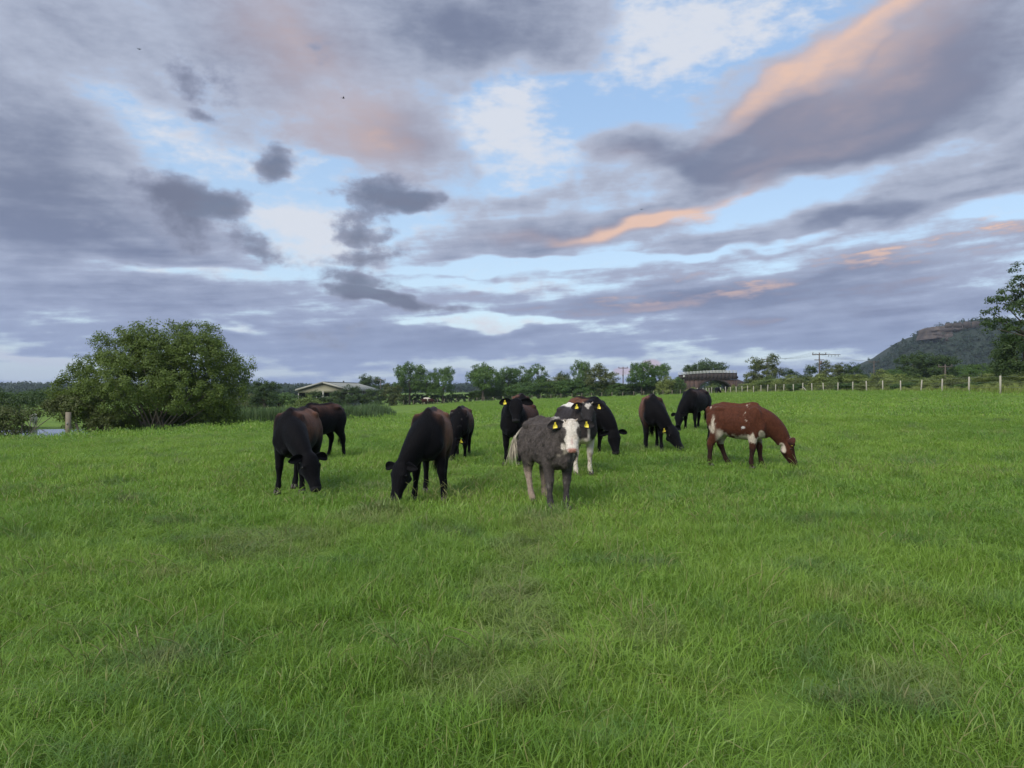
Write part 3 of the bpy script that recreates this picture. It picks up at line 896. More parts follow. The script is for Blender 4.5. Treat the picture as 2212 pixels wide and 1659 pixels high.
T('bush', 'hedge_shrub', 'small shrub in front of the left bridge wall', 1497, 836, 36, 166, 'shrub')
T('bush', 'hedge_shrub', 'small shrub in front of the right bridge wall', 1583, 831, 24, 166, 'shrub')
T('thorn2', 'hawthorn_tree', 'large dark hawthorn right of the brick bridge', 1651, 772, 84, 150)
T('thorn', 'hawthorn_tree', 'small dark thorn at the right end of the bridge railing', 1622, 818, 40, 152)
T('thorn', 'hawthorn_tree', 'dark thorn between the large hawthorn and the tall power pole', 1712, 799, 64, 150)
T('thorn', 'hawthorn_tree', 'dark thorn at the foot of the tall power pole', 1752, 790, 60, 146)
T('thorn2', 'hawthorn_tree', 'spiky dark thorn just right of the tall power pole', 1800, 784, 66, 142)
T('thorn', 'hawthorn_tree', 'last dark thorn before the hill slope begins', 1843, 788, 62, 140)
T('oakd', 'oak_tree', 'left of two round dark trees below the hill', 1972, 766, 82, 165)
T('oakd', 'oak_tree', 'right of two round dark trees below the hill', 2037, 769, 86, 160)
T('ash2', 'parkland_tree', 'pale green tree below the cliff of the hill', 2108, 788, 74, 130)
T('ash', 'parkland_tree', 'pale green tree partly behind the dark tree at the right edge', 2160, 784, 60, 128)
T('bush', 'hedge_shrub', 'rounded light green shrub where the hill slope meets the hedge', 1906, 797, 62, 112, 'shrub')
T('ash2', 'parkland_tree', 'small green tree at the foot of the hill slope', 1935, 799, 48, 150)
BR = [(1633, 826, 60, 140), (1668, 816, 62, 128), (1702, 815, 66, 120), (1742, 813, 66, 112), (1778, 812, 62, 108), (1818, 811, 66, 104),
      (1856, 813, 66, 100), (1895, 816, 70, 97), (1940, 812, 74, 92), (1984, 814, 78, 86), (2032, 814, 84, 80), (2084, 812, 88, 74),
      (2136, 812, 92, 68), (2190, 810, 96, 64), (2240, 806, 100, 60)]
ORD = ['first', 'second', 'third', 'fourth', 'fifth', 'sixth', 'seventh', 'eighth', 'ninth', 'tenth', 'eleventh', 'twelfth', 'thirteenth',
       'fourteenth', 'fifteenth', 'sixteenth', 'seventeenth', 'eighteenth', 'nineteenth', 'twentieth']
for i, (u, v, w, Y) in enumerate(BR):
    T(['bush', 'pale', 'bush', 'scrub'][i % 4], 'bramble_bush', 'light green bramble bush behind the right fence, %s from the bridge' % ORD[i],
      u, v - 5, w * 1.25, Y + 4, 'bush', 'bramble bushes behind the right fence')
BR2 = [(1615, 834, 50, 148), (1650, 832, 50, 132), (1690, 830, 56, 120), (1728, 829, 56, 112), (1765, 829, 56, 106), (1800, 828, 58, 102),
       (1838, 828, 60, 97), (1876, 828, 64, 93), (1915, 828, 64, 90), (1960, 827, 70, 85), (2008, 827, 72, 79), (2058, 826, 78, 72), (2110, 826, 84, 65),
       (2165, 824, 90, 60), (2215, 824, 90, 57)]
for i, (u, v, w, Y) in enumerate(BR2):
    T(['bush2', 'bush', 'scrub'][i % 3], 'bramble_bush', 'low bramble close behind the right fence posts, %s from the bridge' % ORD[i],
      u, v - 2, w * 1.2, Y + 1.5, 'bush', 'low brambles along the right fence')

# trimmed hedges
def hedge(name, label, pts, wid, lm, seed, n, size, per=44):
    """pts: (u, vtop, Y)"""
    g = rng_(seed)
    P = np.array([at(u, Y) for (u, v, Y) in pts]); H = np.array([vz(v, Y) for (u, v, Y) in pts]) - P[:, 2]
    t = g.random(n) * (len(pts) - 1); i = t.astype(int); f = t - i
    c = P[i] * (1 - f)[:, None] + P[i + 1] * f[:, None]
    h = H[i] * (1 - f) + H[i + 1] * f
    x = c[:, 0]; y = c[:, 1] + (g.random(n) - .5) * wid
    C = np.stack([x, y, c[:, 2] + h * (0.06 + .86 * g.random(n) ** .7)], -1)
    V, Q, ti = leaves(C, per, np.clip(h * .16, .25, .6), size, seed + 1, cen=C.mean(0) - np.array([0, 0, 8]))
    V -= np.array(P[0])
    me = mesh('hedge', V, Q); attr_f(me, 'tint', ti)
    o = obj(name, me, None, lm, label, 'hedge')
    o.location = tuple(P[0])
hedge('hedge', 'trimmed green hedge behind the white cow right of the big willow', [(440, 868, 182), (540, 866, 182), (615, 861, 184)], 1.6, LEAF_WILLOW, 31, 330, .14)
hedge('hedge', 'dark hedge along the far fence below the three ashes', [(840, 852, 196), (900, 851, 196), (960, 852, 197), (1015, 850, 198)], 1.8, LEAF_DARK, 33, 380, .15)
hedge('hedge', 'hedge along the far fence under the lone broad oak', [(1015, 846, 197), (1060, 838, 197), (1110, 832, 197)], 2.0, LEAF_ASH, 35, 420, .16)
hedge('hedge', 'hedge along the far fence below the tall narrow tree', [(1110, 832, 195), (1180, 824, 193), (1250, 822, 191), (1340, 828, 188)], 2.0, LEAF_ASH, 37, 900, .16)
hedge('hedge', 'dark hedge along the far fence right of the wooden power pole', [(1335, 832, 186), (1390, 826, 182), (1440, 824, 178), (1475, 828, 172)], 2.0, LEAF_DARK, 39, 560, .15)

# oak at the right edge of the picture
def edge_oak():
    Y = 62.0
    u0 = 2285
    x0, _, z0 = at(u0, Y)
    k = Y / F
    spec = [(2205, 610, 34, 20, 0), (2190, 640, 42, 20, .6), (2160, 655, 36, 14, -.5), (2145, 672, 26, 10, .2), (2195, 668, 40, 18, -.8),
            (2175, 700, 46, 14, .5), (2150, 712, 32, 9, -.4), (2230, 590, 50, 26, .5), (2260, 630, 60, 40, 1), (2250, 690, 60, 30, -.6),
            (2290, 570, 60, 40, 0), (2340, 600, 70, 60, 0), (2400, 660, 70, 60, 0), (2330, 680, 70, 50, 1.5), (2300, 640, 60, 50, -2),
            (2215, 735, 45, 12, .4), (2360, 560, 60, 40, 1), (2430, 720, 50, 40, 0), (2165, 690, 30, 8, 1)]
    L = [((a - u0) * k, d, vz(b, Y) - z0, hw * k, max(hw * k * .8, .7), hh * k) for (a, b, hw, hh, d) in spec]
    e = empty('oak_tree', (x0, Y, z0), 0, 'tall oak with spreading limbs cut off by the right edge', 'tree')
    obj('crown', crown_mesh('crown', L, 520, 44, .42, .10, 901, squash=.6, upb=.6), e, LEAF_DARK)
    mb = MB()
    mb.tube([(0, 0, -.3), (.1, 0, 2.0), (0, .1, 4.0), (.2, 0, 7.5)], [.5, .4, .34, .12], 10)
    limbs(mb, (0, 0, 3.6), [np.array(l[:3]) for l in L], .17, 77, 7)
    mb.obj('trunk', BARK, e, True)
edge_oak()
T('oakd', 'sycamore_tree', 'dark dense tree under the oak at the right edge', 2212, 716, 125, 74)
T('oakd', 'sycamore_tree', 'small dark tree below the cliff, left of the dense tree at the right edge', 2168, 752, 62, 84)

# ------------------------------------------------------------------ wooded hill with the crag
def hill():
    Yc = 760.0
    uu = np.array([1700, 1800, 1880, 1900, 1950, 2000, 2040, 2075, 2115, 2200, 2350, 2600, 2900, 3200])
    vv = np.array([848, 840, 814, 804, 778, 750, 720, 706, 698, 696, 706, 736, 796, 848])
    nx, ny = 150, 70
    U = np.linspace(1700, 3200, nx); D = np.linspace(-190, 330, ny)
    X = np.empty((ny, nx)); Y = np.empty((ny, nx)); Z = np.empty((ny, nx))
    ridge = vz(np.interp(U, uu, vv), Yc)
    for j, d in enumerate(D):
        Y[j] = Yc + d
        X[j] = (U - 1106) / F * Yc
        k = np.where(d < 0, sstep(np.array(d), -190, 20), 1 - sstep(np.array(d), 40, 330))
        Z[j] = -2 + (ridge + 2) * k
    N = fbm(np.stack([X, Y, 0 * X], -1).reshape(-1, 3), 0.02, 4, 3).reshape(X.shape)
    Z += (N - .5) * 12 * np.clip(Z / 40, 0, 1)
    V = np.stack([X, Y, Z], -1).reshape(-1, 3)
    i = np.arange(ny - 1)[:, None] * nx; j = np.arange(nx - 1)[None, :]
    Q = np.stack([i + j, i + j + 1, i + nx + j + 1, i + nx + j], -1).reshape(-1, 4)
    m = plain('hill_ground', (0.014, 0.026, 0.016), 0.95, 0.4, 0.05, 0.2)
    obj('hill', mesh('hill', V, Q, True), mat=m, kind='structure')
    # the wood on its slope: one mass of canopies
    g = rng_(5)
    n = 9000
    ii = g.integers(0, nx - 1, n); jj = g.integers(0, 34, n)
    P = V.reshape(ny, nx, 3)[jj, ii] + (g.random((n, 3)) - .5) * np.array([7, 9, 0])
    keep = np.ones(n, bool)
    up = 1106 + F * P[:, 0] / P[:, 1]; vp = HZ - F * (P[:, 2] - EYE) / P[:, 1]
    crag = (up > 2030) & (up < 2116) & (vp < 734) & (vp > 690)
    keep &= ~crag | (g.random(n) < .38)
    P = P[keep]
    P[:, 2] += 2.5
    C = np.repeat(P, 2, 0) + g.normal(size=(len(P) * 2, 3)) * np.array([1.6, 1.6, 1.6])
    Vl, Ql, ti = leaves(C, 12, 2.3, .95, 6, cen=np.array([1000, 1200, -400.]), upb=.6)
    me = mesh('hill_wood', Vl, Ql); attr_f(me, 'tint', ti)
    obj('hill_wood', me, mat=LEAF_FAR, label='dark wood covering the slope of the hill', kind='stuff')
    # sandstone crag near the top
    W_, H_ = 60, 26
    a, b = np.meshgrid(np.linspace(0, 1, W_), np.linspace(0, 1, H_))
    Yk = Yc - 22
    Uk = 2026 + a * 86 + b * 6
    vt = np.interp(Uk, [2020, 2045, 2118], [712, 702, 695]); vb = np.interp(Uk, [2020, 2060, 2118], [728, 742, 732])
    vv_ = vb + (vt - vb) * b
    Xk = (Uk - 1106) / F * Yk; Zk = vz(vv_, Yk)
    st = np.floor(b * 7 + fbm(np.stack([Xk, Zk, 0 * Xk], -1).reshape(-1, 3), .05, 3, 2).reshape(a.shape) * 2.2)
    Nn = fbm(np.stack([Xk, Zk, 0 * Xk], -1).reshape(-1, 3), .13, 4, 8).reshape(a.shape)
    Yy = Yk + b * 18 + (st % 2) * 2.4 - Nn * 9 + 4
    Vc = np.stack([Xk, Yy, Zk], -1).reshape(-1, 3)
    Vb = Vc.copy(); Vb[:, 1] = Yk + 40
    nn = W_ * H_
    i = np.arange(H_ - 1)[:, None] * W_; j = np.arange(W_ - 1)[None, :]
    Qf = np.stack([i + j, i + j + 1, i + W_ + j + 1, i + W_ + j], -1).reshape(-1, 4)
    jj = np.arange(W_ - 1); tr = (H_ - 1) * W_
    top = np.stack([tr + jj, tr + jj + 1, nn + tr + jj + 1, nn + tr + jj], -1)
    kk = np.arange(H_ - 1) * W_
    lef = np.stack([kk, kk + W_, nn + kk + W_, nn + kk], -1); rig = lef[:, ::-1] + W_ - 1
    rm, t = mat('sandstone')
    p = t.n('ShaderNodeNewGeometry').outputs['Position']
    n_ = t.noise(p, 0.12, 5, .6).outputs['Fac']
    c = t.mix(t.step(n_, .35, .65), (0.036, 0.030, 0.029, 1), (0.098, 0.079, 0.068, 1))
    finish(t, t.n('ShaderNodeBsdfPrincipled', {'Base Color': c, 'Roughness': .95}).outputs[0])
    obj('crag', mesh('crag', Vc if False else np.vstack([Vc, Vb]), np.vstack([Qf, top, lef, rig])), mat=rm, kind='structure')
    # broken castle wall on the summit
    g = rng_(8)
    e = empty('ruined_wall', ((2080 - 1106) / F * (Yk + 6), Yk + 6, vz(700, Yk)), 0, 'broken stone wall ruin on top of the crag', 'ruin')
    ox = e.location.x
    for (u0, u1, vt0, vt1) in [(2050, 2064, 699, 698), (2068, 2086, 697, 696), (2090, 2104, 695, 694.5), (2108, 2124, 693.5, 694)]:
        mb = MB(); xs = np.linspace(u0, u1, 9)
        for q in range(8):
            xa = (xs[q] - 1106) / F * Yk - ox; xb = (xs[q + 1] - 1106) / F * Yk - ox
            ht = vz(np.interp(xs[q], [u0, u1], [vt0, vt1]), Yk) - e.location.z + g.random() * 0.9
            mb.box(((xa + xb) / 2, 0, ht / 2 - 1.5), (xb - xa, 1.6, ht + 3))
        mb.obj('wall_section', rm, e)
hill()

# far woods along the horizon
def far_wood(name, label, u0, u1, Y, prof, dep, n, seed, size=2.0):
    g = rng_(seed)
    u = u0 + (u1 - u0) * g.random(n)
    y = Y + dep * g.random(n)
    x = (u - 1106) / F * Y
    zt = vz(np.interp(u, [p[0] for p in prof], [p[1] for p in prof]), Y)
    zb = gz(x, y) - 0.5
    bump = fbm(np.stack([x, y * 0, 0 * x], -1), 0.045, 3, seed)
    z = zb + (zt - zb) * (0.05 + .95 * g.random(n) ** .5) * (0.72 + .5 * bump)
    C = np.stack([x, y, z], -1)
    V, Q, ti = leaves(C, 10, size * 1.4, size * .55, seed + 1, cen=np.array([x.mean(), Y + 200, -200]), upb=.6)
    me = mesh(name, V, Q); attr_f(me, 'tint', ti)
    obj(name, me, mat=LEAF_FAR, label=label, kind='stuff')
far_wood('distant_wood', 'distant wooded ridge on the left horizon', -400, 700, 900, [(-400, 826), (0, 829), (60, 832), (200, 831), (430, 830), (520, 833), (590, 833), (640, 830), (700, 835)], 260, 4200, 71, 3.4)
far_wood('distant_wood', 'distant trees on the horizon behind the far hedgerow', 700, 1950, 800, [(700, 836), (990, 831), (1100, 832), (1300, 833), (1700, 832), (1950, 832)], 200, 3600, 73, 3.0)
far_wood('middle_wood', 'belt of trees across the low fields on the left', -200, 660, 380, [(-200, 845), (80, 846), (250, 848), (480, 843), (560, 840), (660, 848)], 60, 2600, 75, 1.7)

# ------------------------------------------------------------------ reeds round the pond
def reeds(name, label, poly, n, hmin, hmax, seed, w=.045, lm=None):
    """poly: list of (u0, u1, Y) rows"""
    g = rng_(seed)
    k = g.integers(0, len(poly), n)
    R_ = np.array(poly, float)[k]
    u = R_[:, 0] + (R_[:, 1] - R_[:, 0]) * g.random(n); Y = R_[:, 2] + (g.random(n) - .5) * 3.0
    x = (u - 1106) / F * Y; z = gz(x, Y)
    hh = fbm(np.stack([x, Y, 0 * x], -1), .5, 3, seed)
    h = (hmin + (hmax - hmin) * g.random(n)) * (0.65 + .7 * hh)
    h *= .45 + .55 * sstep(u, R_[:, 0] - 5, R_[:, 0] + 25) * sstep(-u, -R_[:, 1] - 5, -R_[:, 1] + 25)
    a = g.random(n) * 6.283; ln = h * (.05 + .25 * g.random(n) ** 2)
    tw = g.random(n) * 6.283
    V = []
    for s, kk in ((0, 1.0), (.5, .85), (.85, .5), (1.0, 0.08)):
        cx = x + np.cos(a) * ln * s * s; cy = Y + np.sin(a) * ln * s * s; cz = z + h * s - .05
        V.append(np.stack([cx - np.cos(tw) * w / 2 * kk, cy - np.sin(tw) * w / 2 * kk, cz], -1))
        V.append(np.stack([cx + np.cos(tw) * w / 2 * kk, cy + np.sin(tw) * w / 2 * kk, cz], -1))
    V = np.stack(V, 1)
    b = np.arange(n)[:, None] * 8
    Q = np.concatenate([b + np.array([[0, 1, 3, 2]]), b + np.array([[2, 3, 5, 4]]), b + np.array([[4, 5, 7, 6]])])
    me = mesh(name, V.reshape(-1, 3), Q); attr_f(me, 'tint', np.repeat(g.random(n), 8))
    obj(name, me, mat=lm or LEAF_REED, label=label, kind='stuff')
LEAF_REED = leafmat('reed_leaf', (0.055, 0.110, 0.045), (0.110, 0.165, 0.070), .3)
reeds('reed_bed', 'tall green reeds in the pond between the big willow and the left cows', [(455, 640, 57), (455, 650, 60), (465, 690, 63), (480, 700, 66)], 9000, .8, 1.55, 41)
reeds('reed_bed', 'tall green reeds right of the left pair of cows', [(690, 815, 63), (690, 830, 65), (690, 845, 67), (705, 856, 69)], 9000, .75, 1.5, 43)
reeds('rough_grass', 'rough tall grass on the bank below the left scrub', [(-60, 40, 43), (200, 470, 47)], 2600, .25, .55, 45, .03)
reeds('rough_grass', 'rough tall grass and nettles along the right fence',
      [(1540 + i * 30, 1580 + i * 30, float(np.interp(1555 + i * 30, [1560, 1650, 1740, 1907, 1990, 2093, 2161, 2300], [146, 125, 109, 89, 76, 63, 57, 48]))) for i in range(25)],
      16000, .35, .8, 47, .07, LEAF_LIGHT)

# ------------------------------------------------------------------ fences
POST = plain('pale_post_wood', (0.36, 0.34, 0.28), 0.85, 0.3, 3.0, 0.3)
POSTD = plain('weathered_post_wood', (0.17, 0.145, 0.11), 0.9, 0.35, 3.0, 0.3)
WIRE = plain('galvanised_wire', (0.22, 0.22, 0.22), 0.5, 0.2, 3.0, 0.0, 0.6)

def post_mesh(h, r, point=True):
    mb = MB()
    mb.tube([(0, 0, -.35), (0, 0, h * .5), (0.004, 0, h - .05), (0.004, 0, h)], [r, r * .98, r * .94, r * .6], 8)
    return mb.mesh('post', True)

def fence(name, label, U, Yf, h, r, mt, brace=None, hv=0.11, wires=3, seed=1):
    g = rng_(seed)
    P = [at(u, float(Yf(u))) for u in U]
    o = P[len(P) // 2]
    e = empty(name, o, 0, label, 'fence')
    pm = post_mesh(h, r); pm.materials.append(mt)
    for p in P:
        q = obj('post', pm, e)
        q.location = (p[0] - o[0], p[1] - o[1], p[2] - o[2])
        q.rotation_euler = ((g.random() - .5) * hv, (g.random() - .5) * hv, g.random() * 6)
        q.scale = (1, 1, 0.94 + .12 * g.random())
    for w in range(wires):
        mb = MB(); z = h * (0.35 + .58 * w / max(1, wires - 1))
        for a, b in zip(P[:-1], P[1:]):
            mb.bar((a[0] - o[0], a[1] - o[1] - r, a[2] - o[2] + z), (b[0] - o[0], b[1] - o[1] - r, b[2] - o[2] + z), .012, .012)
        mb.obj('wire', WIRE, e)
    for (i, du) in (brace or []):
        a = np.array(P[i]) - np.array(o); b = np.array(at(U[i] + du, float(Yf(U[i] + du)))) - np.array(o)
        mb = MB(); mb.bar(a + np.array([0, 0, h * .62]), b + np.array([0, 0, .02]), .09, .09); mb.obj('brace', mt, e)
    return e
def yr(u): return np.interp(u, [1500, 1560, 1650, 1740, 1907, 1990, 2093, 2161, 2300], [150, 143, 122, 106, 86, 73, 60, 54, 45])
fence('post_fence', 'fence of tall pale wooden posts along the right side of the field',
      [1506, 1513, 1519, 1526, 1532, 1537, 1548, 1557, 1567.6, 1578, 1590.6, 1603, 1614.6, 1628, 1643.8, 1658, 1675, 1692.7, 1714, 1734, 1754, 1779, 1810, 1842, 1872, 1907,
       1945.5, 1989.6, 2034.8, 2093, 2161, 2243], yr, 1.28, .07, POST, brace=[(19, 11), (0, 6)])
fence('post_fence', 'low grey post fence along the far hedgerow',
      [830, 851, 872, 893, 914, 938, 945, 960, 985, 1012, 1030, 1046, 1066, 1086, 1106, 1124, 1149, 1168, 1190, 1212, 1236, 1257, 1278, 1300, 1322, 1345, 1369, 1391, 1412, 1432, 1452, 1470, 1488, 1503],
      lambda u: np.interp(u, [830, 1106, 1438, 1510], [186, 186, 163, 151]), 1.12, .075, POSTD, seed=4)
fp = at(148, 40.5)
gp = empty('gate_post', fp, 0, 'thick weathered wooden post by the pond at the left', 'post')
mb = MB(); mb.box((0, 0, .5), (.24, .2, 1.7), 0.2, .94); mb.obj('post', POSTD, gp)
mb = MB(); mb.box((.0, -.11, .75), (.05, .03, .12)); mb.obj('hinge', WIRE, gp)

# ------------------------------------------------------------------ barn
def barn():
    Y0, Y1 = 190.0, 232.0
    xl, xr = -52.9, -40.4
    xm = (xl + xr) / 2
    zg = float(gz(xm, Y0)) - .1
    ze = vz(842, Y0) - zg; za = vz(826.4, Y0) - zg
    W_ = (xr - xl) / 2; L_ = Y1 - Y0
    e = empty('barn', (xm, Y0, zg), 0, 'beige open-fronted cattle barn with a pale low-pitched roof', 'barn')
    clad, t = mat('beige_cladding')
    p = t.n('ShaderNodeTexCoord').outputs['Object']
    wv = t.n('ShaderNodeTexWave', {'Vector': p, 'Scale': 2.2, 'Distortion': 0.0}, bands_direction='X').outputs['Fac']
    c = t.mix(t.noise(p, .4, 4).outputs['Fac'], (0.20, 0.195, 0.125, 1), (0.25, 0.24, 0.16, 1))
    b = t.n('ShaderNodeBump', {'Height': wv, 'Strength': .4, 'Distance': .05})
    finish(t, t.n('ShaderNodeBsdfPrincipled', {'Base Color': c, 'Roughness': .6, 'Normal': b.outputs[0]}).outputs[0])
    roofm, t = mat('pale_roof_sheet')
    p = t.n('ShaderNodeTexCoord').outputs['Object']
    wv = t.n('ShaderNodeTexWave', {'Vector': p, 'Scale': 2.0}, bands_direction='Y').outputs['Fac']
    c = t.mix(t.noise(p, .25, 5, .6).outputs['Fac'], (0.20, 0.21, 0.185, 1), (0.28, 0.29, 0.255, 1))
    b = t.n('ShaderNodeBump', {'Height': wv, 'Strength': .5, 'Distance': .05})
    finish(t, t.n('ShaderNodeBsdfPrincipled', {'Base Color': c, 'Roughness': .7, 'Normal': b.outputs[0]}).outputs[0])
    conc = plain('concrete_panel', (0.30, 0.30, 0.28), .9, .3, 1.0, .2)
    white = plain('barn_trim', (0.28, 0.28, 0.245), .6, .1, 1.0, .0)
    dark = plain('barn_dark_board', (0.05, 0.045, 0.035), .9, .3, 2, .1)  # dark brown of the side boards, vent and bales
    # gable sheet: from a line 1.3 m under the eave up to the roof
    zb = ze - .75
    mb = MB()
    pr = [(-W_, zb), (W_, zb), (W_, ze), (0, za), (-W_, ze)]
    V = [(x, 0.0, z) for x, z in pr] + [(x, .12, z) for x, z in pr]
    F4 = [(i, (i + 1) % 5, (i + 1) % 5 + 5, i + 5) for i in range(5)]
    mb.add(V, F4 + [(0, 4, 2, 1), (5, 6, 7, 9)], [(4, 3, 2), (7, 8, 9)])
    mb.obj('gable_cladding', clad, e)
    mb = MB()
    V = [(x, L_, z) for x, z in [(-W_, 0), (W_, 0), (W_, ze), (0, za), (-W_, ze)]] + [(x, L_ - .12, z) for x, z in [(-W_, 0), (W_, 0), (W_, ze), (0, za), (-W_, ze)]]
    mb.add(V, F4 + [(0, 4, 2, 1), (5, 6, 7, 9)], [(4, 3, 2), (7, 8, 9)])
    mb.obj('rear_gable', clad, e)
    for s in (-1, 1):
        # roof slope in sheets
        for k in range(7):
            y0 = -.5 + (L_ + 1) * k / 7; y1 = -.5 + (L_ + 1) * (k + 1) / 7 - .03
            a = np.array([(s * (W_ + .45), ze - .45 * (za - ze) / W_), (0.0, za)])
            V = []
            for dz in (0.08, .16):
                V += [(a[0][0], y0, a[0][1] + dz), (a[1][0], y0, a[1][1] + dz), (a[1][0], y1, a[1][1] + dz), (a[0][0], y1, a[0][1] + dz)]
            MB().add(V, [(0, 1, 2, 3), (7, 6, 5, 4), (0, 4, 5, 1), (1, 5, 6, 2), (2, 6, 7, 3), (3, 7, 4, 0)]).obj('roof_sheet', roofm, e)
        mb = MB(); mb.bar((s * (W_ + .45), -.56, ze - .45 * (za - ze) / W_ + .05), (0, -.56, za + .05), .08, .42); mb.obj('barge_board', white, e)
        for k in range(8):
            mb = MB(); mb.box((s * (W_ - .12), .3 + k * (L_ - .6) / 7, ze / 2 - .1), (.24, .26, ze + .2)); mb.obj('post', white, e)
        # side wall: concrete below, boards above
        for k in range(7):
            y = .3 + (k + .5) * (L_ - .6) / 7
            mb = MB(); mb.box((s * (W_ - .12), y, .75), (.14, (L_ - .6) / 7 - .3, 1.7)); mb.obj('wall_panel', conc, e)
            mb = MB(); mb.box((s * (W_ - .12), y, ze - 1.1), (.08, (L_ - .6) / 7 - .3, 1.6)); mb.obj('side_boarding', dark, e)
        mb = MB(); mb.tube([(s * (W_ + .5), -.5, ze - .2), (s * (W_ + .5), L_ + .5, ze - .2)], .08, 8); mb.obj('gutter', white, e)
    mb = MB(); mb.box((0, .1, ze / 2 - .35), (.3, .3, ze)); mb.obj('post', white, e)
    mb = MB(); mb.bar((0, -.5, za + .2), (0, L_ + .5, za + .2), .5, .12); mb.obj('ridge_cap', roofm, e)
    mb = MB(); mb.box((0, L_ * .55, za + .35), (.35, .35, .6)); mb.obj('vent', dark, e)
    for k in range(3):
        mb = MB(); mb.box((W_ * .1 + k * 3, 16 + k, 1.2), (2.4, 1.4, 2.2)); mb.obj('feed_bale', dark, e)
barn()

